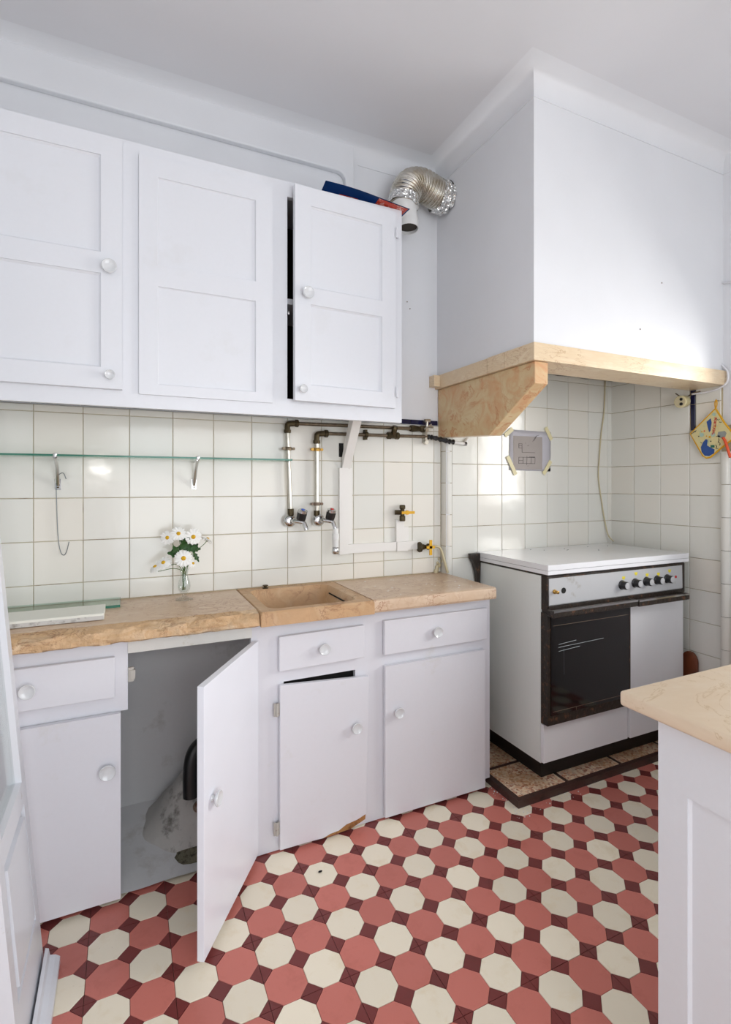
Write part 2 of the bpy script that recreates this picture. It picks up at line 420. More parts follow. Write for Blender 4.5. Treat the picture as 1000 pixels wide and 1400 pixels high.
# rounded corner tiles where the niche wall steps forward
zj = [0.387+.15*k for k in range(8)]
for z0, z1 in zip(zj, zj[1:]+[1.52]):
    bm = BM(); r = .018
    pts = [(1.199, NY-.007)]+[(1.188-r*math.sin(i/6*PI/2), NY-.007+r-r*math.cos(i/6*PI/2)) for i in range(7)]+[(1.170, 0), (1.199, 0)]
    prism(bm, pts, 'z', z0+.0015, z1-.0015); obj('corner_tile', bm, M['tile'], NW, smooth=True, autos=40)
# right wall
bm = BM(); box(bm, XR-GT, XR, -.645, NY, 0, 1.73); box(bm, XR-GT, XR, -.494, NY, 1.73, 1.865); box(bm, XR-GT, XR, -.797, -.645, 0, 1.55); grout(wr, bm)
ys = [-.045-.0, -.194, -.344, -.494, -.641]
for a, b in zip(ys, ys[1:]):
    for z0, z1 in zip(nz, nz[1:]):
        if a < -.45 and z0 > 1.5: continue
        wall_tile(wr, (XR-.001, (a+b)/2, (z0+z1)/2), a-b, z1-z0, -PI/2)
for z0, z1 in ((1.54, 1.665), (1.665, 1.745)):
    wall_tile(wr, (XR-.001, -.510, (z0+z1)/2), .026, z1-z0, -PI/2, mat='blue_tile', name='border_tile')
    wall_tile(wr, (XR-.001, -.582, (z0+z1)/2), .116, z1-z0, -PI/2)
for k in range(7):
    bm = BM(); z0 = .40+.15*k-.02; prism(bm, [(XR, -.643), (XR-.02, -.645), (XR-.028, -.655), (XR-.028, -.672), (XR-.02, -.682), (XR, -.684)], 'z', z0+.001, z0+.149)
    obj('corner_tile', bm, M['tile'], wr, smooth=True, autos=40)
for r in range(5): wall_tile(wr, (XR-.001, -.741, .778+.15*r+.075), .11, .15, -PI/2)
wall_tile(wr, (XR-.001, -.741, 1.542), .11, .026, -PI/2, mat='blue_tile', name='border_tile')

# ------------------------------------------------------------------ floor tiles
P = .1040; FX, FY = .7423, -1.0664
S_ = P*.5*(math.sqrt(2)-1)          # half octagon side
def flat_piece(pts, th=.004, b=.0008):
    bm = BM(); n = len(pts)
    A = [bm.verts.new((x, y, -th)) for x, y in pts]; Bv = [bm.verts.new((x, y, -b)) for x, y in pts]
    Cv = [bm.verts.new((x*(1-b/.05), y*(1-b/.05), 0)) for x, y in pts]
    for i in range(n):
        j = (i+1) % n; bm.faces.new([A[i], A[j], Bv[j], Bv[i]]); bm.faces.new([Bv[i], Bv[j], Cv[j], Cv[i]])
    bm.faces.new(Cv); return bm
h = P/2-.0006; s = S_-.0002
octp = [(h, -s), (h, s), (s, h), (-s, h), (-h, s), (-h, -s), (-s, -h), (s, -h)]
def mk(bm, m, name):
    me = D.meshes.new(name); bm.to_mesh(me); bm.free(); me.materials.append(m); return me
oct_r = mk(flat_piece(octp), M['f_red'], 'octagon_tile'); oct_c = mk(flat_piece(octp), M['f_cream'], 'octagon_tile')
dq = (P/2-S_)-.0006
def dot_mesh(cx, cy):
    bm = BM(); g = .0007
    polys = [[(dq, 0), (0, dq), (-dq, 0), (0, -dq)]]
    if cx: polys = [[(dq-g, g), (0, dq), (-dq+g, g)], [(dq-g, -g), (-dq+g, -g), (0, -dq)]]
    if cy and not cx: polys = [[(g, -dq+g), (dq, 0), (g, dq-g)], [(-g, dq-g), (-dq, 0), (-g, -dq+g)]]
    if cx and cy: polys = [[(g, g), (dq-g, g), (g, dq-g)], [(-g, g), (-g, dq-g), (-dq+g, g)], [(-g, -g), (-dq+g, -g), (-g, -dq+g)], [(g, -g), (g, -dq+g), (dq-g, -g)]]
    for p in polys:
        A = [bm.verts.new((x, y, -.004)) for x, y in p]; T = [bm.verts.new((x, y, 0)) for x, y in p]
        bm.faces.new(T)
        for i in range(len(p)): bm.faces.new([A[i], A[(i+1) % len(p)], T[(i+1) % len(p)], T[i]])
    bmesh.ops.recalc_face_normals(bm, faces=bm.faces)
    return mk(bm, M['f_dark'], 'square_tile')
DM = {(a, b): dot_mesh(a, b) for a in (0, 1) for b in (0, 1)}
def in_view(x, y):
    # the part of the floor the photograph shows: in front of the units, left of the peninsula
    if y > -.25 or y < -1.45 or x < -.5: return False
    dx, dy = x+.204, y+2.092
    f = dx*math.sin(YAW)+dy*math.cos(YAW); r = dx*math.cos(YAW)-dy*math.sin(YAW)
    if f < .3: return False
    px = 500+704.5*r/f; py = 661.8+704.5*1.282/f
    return -20 < px < 925 and py < 1430 and not (x > 1.22 and y > -.44)
rest_r, rest_c, rest_d = BM(), BM(), BM()
no = ns = 0
for i in range(-15, 15):
    for j in range(-11, 23):
        cx, cy = FX+(i+.5)*P, FY-(j-.5)*P
        if XL-.05 < cx < XR+.05 and YF-.05 < cy < .05:
            red = (i+j) % 2 == 0
            if in_view(cx, cy) and no < 290:
                o = D.objects.new('octagon_tile', oct_r if red else oct_c); COL.objects.link(o); o.parent = fl
                o.location = (cx, cy, random.uniform(-.0004, .0004)); no += 1
                o.rotation_euler = (random.gauss(0, .0025), random.gauss(0, .0025), 0)
            else:
                b_ = rest_r if red else rest_c
                b_.faces.new([b_.verts.new((cx+x, cy+y, 0)) for x, y in octp])
        cx, cy = FX+i*P, FY-j*P
        if XL-.05 < cx < XR+.05 and YF-.05 < cy < .05:
            if in_view(cx, cy) and ns < 290:
                o = D.objects.new('square_tile', DM[(1 if j % 2 == 0 else 0, 1 if i % 2 == 0 else 0)]); COL.objects.link(o); o.parent = fl
                o.location = (cx, cy, -.0002); ns += 1
            else:
                rest_d.faces.new([rest_d.verts.new((cx+x, cy+y, -.0002)) for x, y in ((dq, 0), (0, dq), (-dq, 0), (0, -dq))])
bmesh.ops.recalc_face_normals(rest_r, faces=rest_r.faces)
for b_, m in ((rest_r, 'f_red'), (rest_c, 'f_cream'), (rest_d, 'f_dark')):
    for f in b_.faces:
        f.normal_update()
        if f.normal.z < 0: f.normal_flip()
    tag(obj('paving', b_, M[m], fl), kind='stuff')

# ------------------------------------------------------------------ chimney hood
hood = thing('chimney_hood', 'tall white plastered chimney hood with cream marble ledge above the cooker', 'hood', (HX, 0, 1.5))
bm = BM(); t = .06
box(bm, HX, XR, HY, HY+t, 1.79, ZC); box(bm, HX, HX+t, HY+t, 0, 1.79, ZC); box(bm, HX+t, XR, HY+t, 0, 2.05, 2.08)
obj('plaster_breast', bm, M['plaster'], hood)
obj('marble_slab', B(1.137, XR-.001, -.660, -.50, 1.733, 1.797), M['marble_hood'], hood, bevel=.004)
obj('marble_slab', B(1.137, 1.25, -.498, -.395, 1.733, 1.797), M['marble_hood'], hood, bevel=.004)
obj('marble_slab', B(1.137, 1.25, -.393, -.002, 1.733, 1.795), M['marble_hood'], hood, bevel=.004)
obj('marble_block', B(1.105, 1.136, -.045, -.002, 1.740, 1.792), M['marble_hood'], hood, bevel=.004)
bm = BM(); prism(bm, [(-.004, 1.732), (-.004, 1.505), (-.385, 1.483), (-.648, 1.652), (-.648, 1.732)], 'x', 1.152, 1.216)
obj('marble_bracket', bm, M['marble_orange'], hood, bevel=.003)
# grimy rim plaster and an old metal plate under the ledge, at the back of the niche
bm = BM(); box(bm, 1.26, 2.27, -.085, NY-.008, 1.862, 1.90); 
bmesh.ops.subdivide_edges(bm, edges=bm.edges, cuts=14, use_grid_fill=True)
for v in bm.verts: v.co += Vector((0, 1, 1))*0+Vector((0, -abs(noise.noise(v.co*14))*.03, -abs(noise.noise(v.co*17))*.022))
obj('rough_mortar', bm, M['soot'], hood, smooth=True)
obj('inner_lining', B(1.25, XR-.001, -.10+.02, -.498, 1.900, 1.906), M['soot'], hood)
obj('cover_plate', B(1.34, 1.52, -.49, -.34, 1.80, 1.806), M['trunk'], hood, bevel=.001)

# ------------------------------------------------------------------ knobs and doors
def knob_bm(c, r=.020, dirv=(0, -1, 0), depth=.022):
    bm = BM()
    lathe(bm, [(.010, 0), (.009, .002), (.006, .006), (.006, .010), (r*.8, .012), (r, .016), (r*1.02, .020), (r*.95, depth), (r*.85, depth-.0012), (r*.6, depth-.004), (r*.25, depth-.005), (.0005, depth-.005)], c, dirv, 20); return bm
def hinge_bm(x, y, z, h=.04):
    bm = BM(); lathe(bm, [(.0045, 0), (.0045, h)], (x, y, z-h/2), (0, 0, 1), 10); box(bm, x-.011, x+.011, y+.001, y+.004, z-h/2, z+h/2); return bm

# ------------------------------------------------------------------ upper cabinet
UC = thing('wall_cabinet', 'long white painted wall cabinet with three panelled doors, right one ajar', 'cabinet', (0, 0, 1.525))
UX0, UX1, UY = -.798, .79, -.30
bm = BM()
yb = UY+.02
box(bm, UX0, UX1, UY, yb, 1.525, 1.588); box(bm, UX0, UX1, UY, yb, 2.312, 2.366)
box(bm, UX0, -.74, UY, yb, 1.588, 2.312); box(bm, -.235, -.14, UY, yb, 1.588, 2.312)
box(bm, .245, .322, UY, yb, 1.588, 2.312); box(bm, .742, UX1, UY, yb, 1.588, 2.312)
obj('face_frame', bm, M['cab'], UC, bevel=.0015, seg=1)
bm = BM()
box(bm, UX0, UX0+.018, yb, -.002, 1.57, 2.355); box(bm, UX1-.018, UX1, yb, -.002, 1.57, 2.355)
box(bm, UX0+.018, UX1-.018, yb, -.002, 2.337, 2.355)
obj('carcass', bm, M['cab'], UC)
bm = BM(); box(bm, UX0+.02, UX1-.02, yb, -.030, 1.572, 1.586); obj('bottom_board', bm, M['cab'], UC)
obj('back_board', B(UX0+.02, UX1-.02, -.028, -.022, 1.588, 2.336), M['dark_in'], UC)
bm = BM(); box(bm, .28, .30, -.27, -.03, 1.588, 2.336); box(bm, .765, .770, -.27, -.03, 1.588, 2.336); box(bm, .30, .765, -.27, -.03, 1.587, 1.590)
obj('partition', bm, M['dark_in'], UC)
obj('shelf', B(.302, .764, -.278, -.03, 1.935, 1.955), M['cab'], UC)
bm = BM(); tube(bm, [(.30, -.27, 1.90), (.335, -.285, 1.90)], .008, 8); obj('catch', bm, M['chrome'], UC)
def panel_door(parent, x0, x1, z0, z1, yf, th, panels, mat, hinge=None, rot=0.0, zs=(0, 0), knobs=(), hinges=(), smallk=()):
    """framed door, face at yf; panels = (px0,px1,pz0,pz1) recessed. hinge = x of the pivot"""
    R = Matrix.Translation((hinge or 0, yf, 0)) @ Matrix.Rotation(rot, 4, 'Z') @ Matrix.Translation((-(hinge or 0), -yf, 0))
    def fin(bm): bmesh.ops.transform(bm, matrix=R, verts=bm.verts); return bm
    bm = BM(); pxa = min(p[0] for p in panels); pxb = max(p[1] for p in panels)
    box(bm, x0, pxa, yf, yf+th, z0, z1); box(bm, pxb, x1, yf, yf+th, z0, z1)
    zz = sorted([(p[2], p[3]) for p in panels]); lo = z0
    for a, b in zz: box(bm, pxa, pxb, yf, yf+th, lo, a); lo = b
    box(bm, pxa, pxb, yf, yf+th, lo, z1)
    bmesh.ops.remove_doubles(bm, verts=bm.verts, dist=1e-5)
    d = obj('door', fin(bm), mat, parent)
    for p in panels:
        bm = BM(); e = .003
        # panel with small chamfer moulding around it
        o_ = [(p[0], p[2]), (p[1], p[2]), (p[1], p[3]), (p[0], p[3])]
        i_ = [(p[0]+.006, p[2]+.006), (p[1]-.006, p[2]+.006), (p[1]-.006, p[3]-.006), (p[0]+.006, p[3]-.006)]
        A = [bm.verts.new((x, yf+.0045, z)) for x, z in o_]; C = [bm.verts.new((x, yf+.0095, z)) for x, z in i_]; E = [bm.verts.new((x, yf+th-.001, z)) for x, z in o_]
        for k in range(4):
            j = (k+1) % 4; bm.faces.new([A[k], A[j], C[j], C[k]]); bm.faces.new([E[k], E[j], A[j], A[k]])
        bm.faces.new(C); bm.faces.new(E[::-1]); bmesh.ops.recalc_face_normals(bm, faces=bm.faces)
        obj('panel', fin(bm), mat, d)
    for k in knobs: obj('knob', fin(knob_bm((k[0], yf, k[1]), k[2] if len(k) > 2 else .021)), M['knob'], d, smooth=True, autos=40)
    for k in hinges: obj('hinge', fin(hinge_bm(k[0], yf-.001, k[1])), mat, d)
    return d
panel_door(UC, -.755, -.213, 1.576, 2.352, -.322, .021, [(-.69, -.272, 1.640, 1.928), (-.69, -.272, 1.992, 2.290)], M['cab'], knobs=[(-.249, 1.947), (-.247, 1.616, .0145)])
panel_door(UC, -.165, .267, 1.568, 2.330, -.309, .008, [(-.109, .207, 1.602, 1.918), (-.109, .207, 1.986, 2.268)], M['cab'])
panel_door(UC, .338, .752, 1.578, 2.343, -.322, .020, [(.398, .690, 1.635, 1.925), (.398, .690, 1.985, 2.278)], M['cab'], hinge=.752, rot=math.radians(2.6),
           knobs=[(.382, 1.960), (.364, 1.618, .0145)], hinges=[(.757, 2.262), (.757, 1.640)])
bm = BM()   # slanting wooden bracket from the wall up to the cabinet's front
prism(bm, [(-.016, 1.347), (-.016, 1.40), (-.105, 1.571), (-.155, 1.571)], 'x', .650, .690)
obj('bracket', bm, M['trunk'], UC, bevel=.002)

# rolled brochure on top
BR = thing('brochure', 'glossy blue brochure lying curled on top of the wall cabinet', 'brochure', (.64, -.2, 2.366))
def sheet(f, nu, nv, th=.0012):
    bm = BM(); g = [[bm.verts.new(f(i/nu, j/nv)) for j in range(nv+1)] for i in range(nu+1)]
    for i in range(nu):
        for j in range(nv): bm.faces.new([g[i][j], g[i+1][j], g[i+1][j+1], g[i][j+1]])
    if th:
        bmesh.ops.solidify(bm, geom=bm.faces[:], thickness=th)
    bmesh.ops.recalc_face_normals(bm, faces=bm.faces); return bm
def bro(u, v):
    x = .462+.35*u; y = -.318+.16*v
    z = 2.3675+(.027*(1-u)**.8+.001)*(1-v)**2+.004*math.sin(u*5)*(1-v)
    return Vector((x, y-.01*u, z))
obj('cover', sheet(bro, 14, 8), M['broc_b'], BR, smooth=True)
bm = sheet(lambda u, v: bro(.62+.36*u, .02+.30*v)+Vector((0, -.0008, -.0018)), 6, 4, 0); obj('printed_patch', bm, M['broc_r'], BR, smooth=True)
bm = sheet(lambda u, v: bro(.20+.22*u, .25+.35*v)+Vector((0, -.0008, -.0018)), 6, 4, 0); obj('printed_patch', bm, M['broc_r'], BR, smooth=True)

# ------------------------------------------------------------------ exhaust duct
DU = thing('exhaust_duct', 'ribbed silver exhaust duct bending into the side of the chimney hood', 'duct', (1.14, -.09, 2.6))
pth = smooth_path([(.905, -.11, 2.50), (.910, -.11, 2.55), (.940, -.108, 2.603), (.995, -.105, 2.622), (1.06, -.10, 2.61), (1.112, -.095, 2.600)], 40)
bm = BM(); tube(bm, pth, .068, 28, True, 0, lambda t: .0645+.0042*math.sin(t*2*PI*22)); obj('ribbed_hose', bm, M['duct'], DU, smooth=True)
bm = BM(); N = 26
pts_ = [Vector((1.082+.062*i/8, -.096+.006*i/8, 2.602-.004*i/8)) for i in range(9)]
tube(bm, pts_, .07, N, False)
for v in bm.verts:
    n_ = noise.noise(v.co*55); v.co += Vector((n_*.006, n_*.012, noise.noise(v.co*48+Vector((3, 1, 2)))*.014))
obj('foil_collar', bm, M['foil'], DU, smooth=False)
bm = BM(); lathe(bm, [(.026, 0), (.026, .002)], (1.143, -.115, 2.648), (-1, -.3, 0), 5); obj('hole', bm, M['black'], DU)
bm = BM(); tube(bm, [(.903, -.11, 2.500), (.905, -.11, 2.515), (.907, -.11, 2.54)], .069, N, False)
for v in bm.verts: v.co += Vector((0, 0, noise.noise(v.co*50)*.012))
obj('foil_tape', bm, M['foil'], DU)
EL = thing('plastic_elbow', 'white plastic pipe elbow with open end hanging under the silver duct', 'pipe', (.92, -.1, 2.4))
bm = BM(); tube(bm, [(.903, -.11, 2.515), (.912, -.11, 2.475), (.925, -.112, 2.445), (.925, -.115, 2.405)], .06, 24, False, 6, lambda t: .064-.018*min(1, max(0, (t-.15)/.5)))
bmesh.ops.solidify(bm, geom=bm.faces[:], thickness=.003); obj('elbow_body', bm, M['pvc'], EL, smooth=True, autos=40)
bm = BM(); lathe(bm, [(.041, 0), (.041, .002)], (.925, -.114, 2.414), (0, 0, 1), 24); obj('opening', bm, M['dark_in'], EL)

# ------------------------------------------------------------------ lower cabinet
LC = thing('base_cabinet', 'long white painted base unit under the sink with hanging and open doors', 'cabinet', (.35, -.16, 0))
FYp, CT = -.33, .812
bm = BM()
y0, y1 = FYp, FYp+.02
box(bm, XL+.002, -.197, y0, y1, .582, CT)                 # behind drawer A
box(bm, XL+.002, -.50, y0, y1, .003, .582)
box(bm, -.197, .185, y0, y1, .775, CT)
box(bm, .185, .300, y0, y1, .003, CT)
box(bm, .300, .575, y0, y1, .588, CT); box(bm, .300, .575, y0, y1, .003, .02)
box(bm, .575, 1.200, y0, y1, .035, CT); box(bm, .575, .70, y0, y1, .003, .035)
obj('face_frame', bm, M['cab_low'], LC, bevel=.0015, seg=1)
obj('header_board', B(-.197, .187, FYp-.006, FYp+.014, .758, .808), M['cab_old'], LC, bevel=.002)
for a_, b_, c_ in ((1.182, 1.200, .035), (XL+.002, XL+.02, .003), (.262, .278, .003), (-.56, -.545, .003)): obj('side_panel', B(a_, b_, y1, -.002, c_, CT), M['cab_low'], LC)
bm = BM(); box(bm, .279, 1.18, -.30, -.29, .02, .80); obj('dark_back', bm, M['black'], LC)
# masonry inside of the open cupboard
bm = BM(); box(bm, -.545, .262, -.03, -.002, .003, .81); obj('inside_wall', bm, M['inside'], LC)
def flo(u, v):
    x = -.543+.804*u; y = -.322+.295*v
    return Vector((x, y, .010+.105*v**1.3+.006*noise.noise(Vector((x*9, y*9, 0)))))
obj('inside_floor', sheet(flo, 30, 16, 0), M['inside'], LC, smooth=True)
def mound(u, v):
    a = u*PI*2; r = v
    R_ = .235*(1+.18*noise.noise(Vector((math.cos(a)*1.3, math.sin(a)*1.3, 4))))
    x = .075+math.cos(a)*R_*r; y = -.12+math.sin(a)*R_*.62*r
    z = .002+.105*max(0, min(1, (y+.322)/.295))**1.3+.30*max(0, 1-r)**1.2+.030*(1-r*.6)*noise.noise(Vector((x*22, y*22, 1)))
    return Vector((x, min(y, -.012), z))
obj('mortar_mound', sheet(mound, 40, 20, 0), M['mound'], LC, smooth=True)
bm = BM(); tube(bm, [(.004, -.20, .19), (.004, -.195, .27), (.014, -.185, .325), (.045, -.17, .350), (.11, -.15, .350)], .027, 16, True, 6)
obj('drain_pipe', bm, M['knob_blk'], LC, smooth=True, autos=50)
bm = BM(); N_ = 22; cc = bm.verts.new((.03, -.262, .038)); ring = []
for k in range(N_):
    a = 2*PI*k/N_; q_ = 1+.25*noise.noise(Vector((math.cos(a)*2, math.sin(a)*2, 3)))
    x_, y_ = .03+.085*q_*math.cos(a), -.255+.040*q_*math.sin(a); ring.append(bm.verts.new((x_, y_, .0135+.105*max(0, (y_+.322)/.295)**1.3)))
for k in range(N_): bm.faces.new([cc, ring[k], ring[(k+1) % N_]])
obj('dirt_heap', bm, stained('olive_dirt', (110, 106, 88), (50, 46, 38), .5, .95, 60, .5, 80), LC, smooth=True)
bm = BM(); sphere(bm, (.045, -.205, .150), .03, 1.2, .8, .8); obj('drain_stub', bm, M['rust'], LC, smooth=True)
# doors
def flat_door(x0, x1, z0, z1, mat, yf=-.352, th=.018, pts=None):
    bm = BM()
    if pts: prism(bm, pts, 'y', yf, yf+th)
    else: box(bm, x0, x1, yf, yf+th, z0, z1)
    return obj('door', bm, mat, LC, bevel=.002)
dA = flat_door(-.505, -.217, .018, .583, M['cab_low'])
obj('knob', knob_bm((-.253, -.352, .418), .0225), M['knob'], dA, smooth=True, autos=40)
dC = flat_door(0, 0, 0, 0, M['cab_low'], pts=[(.281, .014), (.40, .012), (.44, .010), (.468, .018), (.50, .020), (.53, .034), (.575, .040), (.611, .052), (.622, .563), (.281, .584)])
obj('knob', knob_bm((.566, -.352, .387), .020), M['knob'], dC, smooth=True, autos=40)
for z in (.500, .088): obj('hinge', hinge_bm(.272, -.347, z, .045), M['hinge'], dC)
bm = BM(); prism(bm, [(.44, .006), (.55, .010), (.609, .030), (.611, .054), (.53, .036), (.47, .018)], 'y', -.346, -.336); obj('bare_corner', bm, M['chip'], dC)
dD = flat_door(.691, 1.160, .014, .589, M['cab_low'])
obj('knob', knob_bm((.743, -.352, .410), .020), M['knob'], dD, smooth=True, autos=40)
def drawer(x0, x1, z0, z1, kx, kz, dz=0):
    bm = BM(); prism(bm, [(x0, z0), (x1, z0+dz), (x1, z1+dz), (x0, z1)], 'y', -.350, -.332)
    d = obj('drawer', bm, M['cab_low'], LC, bevel=.003)
    obj('knob', knob_bm((kx, -.350, kz), .021), M['knob'], d, smooth=True, autos=40)
drawer(-.70, -.233, .632, .755, -.457, .694); drawer(.279, .605, .631, .752, .441, .693, .004); drawer(.688, 1.173, .631, .762, .918, .696)
# the wide-open door, hinged on the right side of the opening
ang = math.atan2(-.682+.345, -.022-.202); hx, hy = .200, -.338
Rm = Matrix.Translation((hx, hy, 0)) @ Matrix.Rotation(ang, 4, 'Z')
bm = BM(); box(bm, 0, .405, -.010, .010, .020, .747); bmesh.ops.transform(bm, matrix=Rm, verts=bm.verts)
dB = obj('door', bm, M['white_door'], LC, bevel=.0015); dB['label'] = 'bright white door standing wide open'
bm = knob_bm((.355, .010, .425), .020, (0, 1, 0)); bmesh.ops.transform(bm, matrix=Rm, verts=bm.verts)
obj('knob', bm, M['knob'], dB, smooth=True, autos=40)
bm = BM(); box(bm, -.196, -.180, FYp-.002, FYp+.004, .668, .712); box(bm, -.190, -.176, FYp-.006, FYp+.002, .676, .704); obj('latch_plate', bm, M['hinge'], LC)
bm = BM(); tube(bm, [(.38, -.296, .55), (.38, -.296, .57)], .004); obj('bolt', bm, M['rust'], LC)

# ------------------------------------------------------------------ worktops and sink
def slab(x0, x1, yf, z0, z1, rough, n=70, seed=0):
    """slab whose front edge is rough-hewn (rough>0) or rounded"""
    bm = BM(); rows_ = []
    for i in range(n+1):
        x = x0+(x1-x0)*i/n
        def q(k, s, a): return noise.noise(Vector((x*s, k*3.1+seed, 1.7)))*a*rough
        j = q(0, 9, 1)+q(1, 30, .5)+q(2, 70, .25)
        prof = [(-.002, z1), (yf+.055+abs(j)*.4, z1), (yf+.030+q(3, 14, 1)*.6, z1-.004*min(1, rough*60)-abs(q(4, 20, .2))), (yf+.012+q(5, 22, .8)*.6, z1-.014+q(6, 24, .25)), (yf+.003+q(7, 30, .8)*.5, z1-.026+q(8, 26, .3)), (yf+.004+q(9, 35, .6)*.5, z0+.006), (yf+.014+q(10, 30, .4), z0), (-.002, z0)]
        if rough == 0: prof = [(-.002, z1), (yf+.03, z1), (yf+.009, z1), (yf+.003, z1-.003), (yf, z1-.009), (yf, z0+.008), (yf+.005, z0), (-.002, z0)]
        rows_.append([bm.verts.new((x, y, z)) for y, z in prof])
    k = len(rows_[0])
    for a, b in zip(rows_, rows_[1:]):
        for m_ in range(k):
            f = bm.faces.new([a[m_], b[m_], b[(m_+1) % k], a[(m_+1) % k]])
            f.material_index = 1 if (rough and 1 <= m_ <= 5) else 0
    bm.faces.new(rows_[0]); bm.faces.new(rows_[-1][::-1]); bmesh.ops.recalc_face_normals(bm, faces=bm.faces)
    return bm
WT = .860
W1 = obj('worktop', slab(XL+.002, .196, -.418, CT, WT, .04), [M['marble'], M['marble_rough']], None, smooth=True, autos=28)
tag(W1, 'long pinkish marble worktop with rough broken front edge, left of the sink', 'worktop')
W2 = obj('worktop', slab(.617, 1.172, -.408, CT, WT-.001, 0, 4), M['marble'], None, smooth=True, autos=28, bevel=.0)
tag(W2, 'short flat marble worktop right of the sink, spotted with white paint', 'worktop')
bm = BM()
for _ in range(26):
    x, y, r = random.uniform(.68, 1.14), random.uniform(-.36, -.05), random.uniform(.0015, .006)
    lathe(bm, [(r, 0), (r*.8, .0006)], (x, y, WT-.0012), (0, 0, 1), 7)
tag(obj('paint_spots', bm, M['trunk'], W2), kind='stuff')
# stone sink
SK = thing('stone_sink', 'ochre stone sink with a carved oblong basin set between worktops', 'sink', (.4, -.2, CT))
bm = BM(); X0, X1, Y0, Y1 = .199, .614, -.418, -.002
def rr(x0, x1, y0, y1, r, n=6):
    out = []
    for cx, cy, a0 in ((x1-r, y1-r, 0), (x0+r, y1-r, PI/2), (x0+r, y0+r, PI), (x1-r, y0+r, 1.5*PI)):
        for i in range(n+1): a = a0+i/n*PI/2; out.append((cx+r*math.cos(a), cy+r*math.sin(a)))
    return out
def outer(n=6):
    out = []
    c = [(X1, Y1), (X0, Y1), (X0, Y0), (X1, Y0)]
    for k in range(4):
        p = c[k]
        for i in range(n+1): out.append(p)
    return out
inn = rr(.236, .566, -.380, -.048, .040)
loops = [([(x, y) for x, y in rr(X0, X1, Y0, Y1, .002)], CT), (rr(X0, X1, Y0, Y1, .003), WT-.006), (rr(X0+.004, X1-.004, Y0+.005, Y1, .006), WT),
         (inn, WT), (rr(.240, .560, -.373, -.052, .038), WT-.006), (rr(.245, .552, -.345, -.056, .038), WT-.025), (rr(.250, .541, -.306, -.060, .038), WT-.046), (rr(.262, .530, -.300, -.070, .04), WT-.12), (rr(.29, .51, -.28, -.10, .04), WT-.15)]
L_ = [[bm.verts.new((x, y, z)) for x, y in l] for l, z in loops]
for a, b in zip(L_, L_[1:]):
    n = len(a)
    for i in range(n): bm.faces.new([a[i], a[(i+1) % n], b[(i+1) % n], b[i]])
bm.faces.new(L_[-1])
bmesh.ops.recalc_face_normals(bm, faces=bm.faces)
obj('basin', bm, M['sinkstone'], SK, smooth=True, autos=35)
bm = BM(); lathe(bm, [(.022, 0), (.022, .002), (.016, .001)], (.40, -.19, WT-.149), (0, 0, 1), 18); obj('drain', bm, M['brass_dark'], SK)
obj('overflow_slot', B(.549, .552, -.31, -.12, WT-.026, WT-.021), M['black'], SK)
bm = BM(); lathe(bm, [(.012, 0), (.012, .003), (.006, .004), (.006, .009), (.011, .010), (.011, .013), (.003, .014)], (.310, -.030, WT), (0, 0, 1), 16)
tag(obj('drain_plug', bm, M['brass_dark'], None, smooth=True, autos=40), 'small brass drain plug on the rim behind the basin', 'plug')

# objects on the left worktop
bm = BM(); prism(bm, [(-.70, -.302), (-.263, -.302), (-.268, -.180), (-.70, -.180)], 'z', WT+.001, WT+.001+.003)
BD = thing('white_board', 'white painted shelf board lying near the front of the left worktop', 'board', (-.5, -.25, WT))
bm.free()
bm = BM()
prism(bm, [(-.302, WT+.002), (-.302, WT+.022), (-.168, WT+.022), (-.168, WT+.002)], 'x', -.79, -.264); obj('board_body', bm, M['board'], BD, bevel=.0008, seg=1)
bm = BM(); prism(bm, [(-.3026, WT+.0025), (-.3026, WT+.0150), (-.3021, WT+.0150), (-.3021, WT+.0025)], 'x', -.789, -.265); obj('front_edge', bm, M['board_edge'], BD)
GP = thing('glass_plate', 'green-edged glass sheet lying on the worktop behind the white board', 'glass', (-.5, -.08, WT))
bm = BM(); box(bm, -.79, -.221, -.145, -.012, WT+.002, WT+.010)
obj('glass_sheet', bm, M['glass_g'], GP)
bm = BM(); box(bm, -.79, -.2205, -.1458, -.1450, WT+.002, WT+.0105); box(bm, -.2210, -.2200, -.1455, -.012, WT+.002, WT+.0105); obj('ground_edge', bm, M['glass_e'], GP)

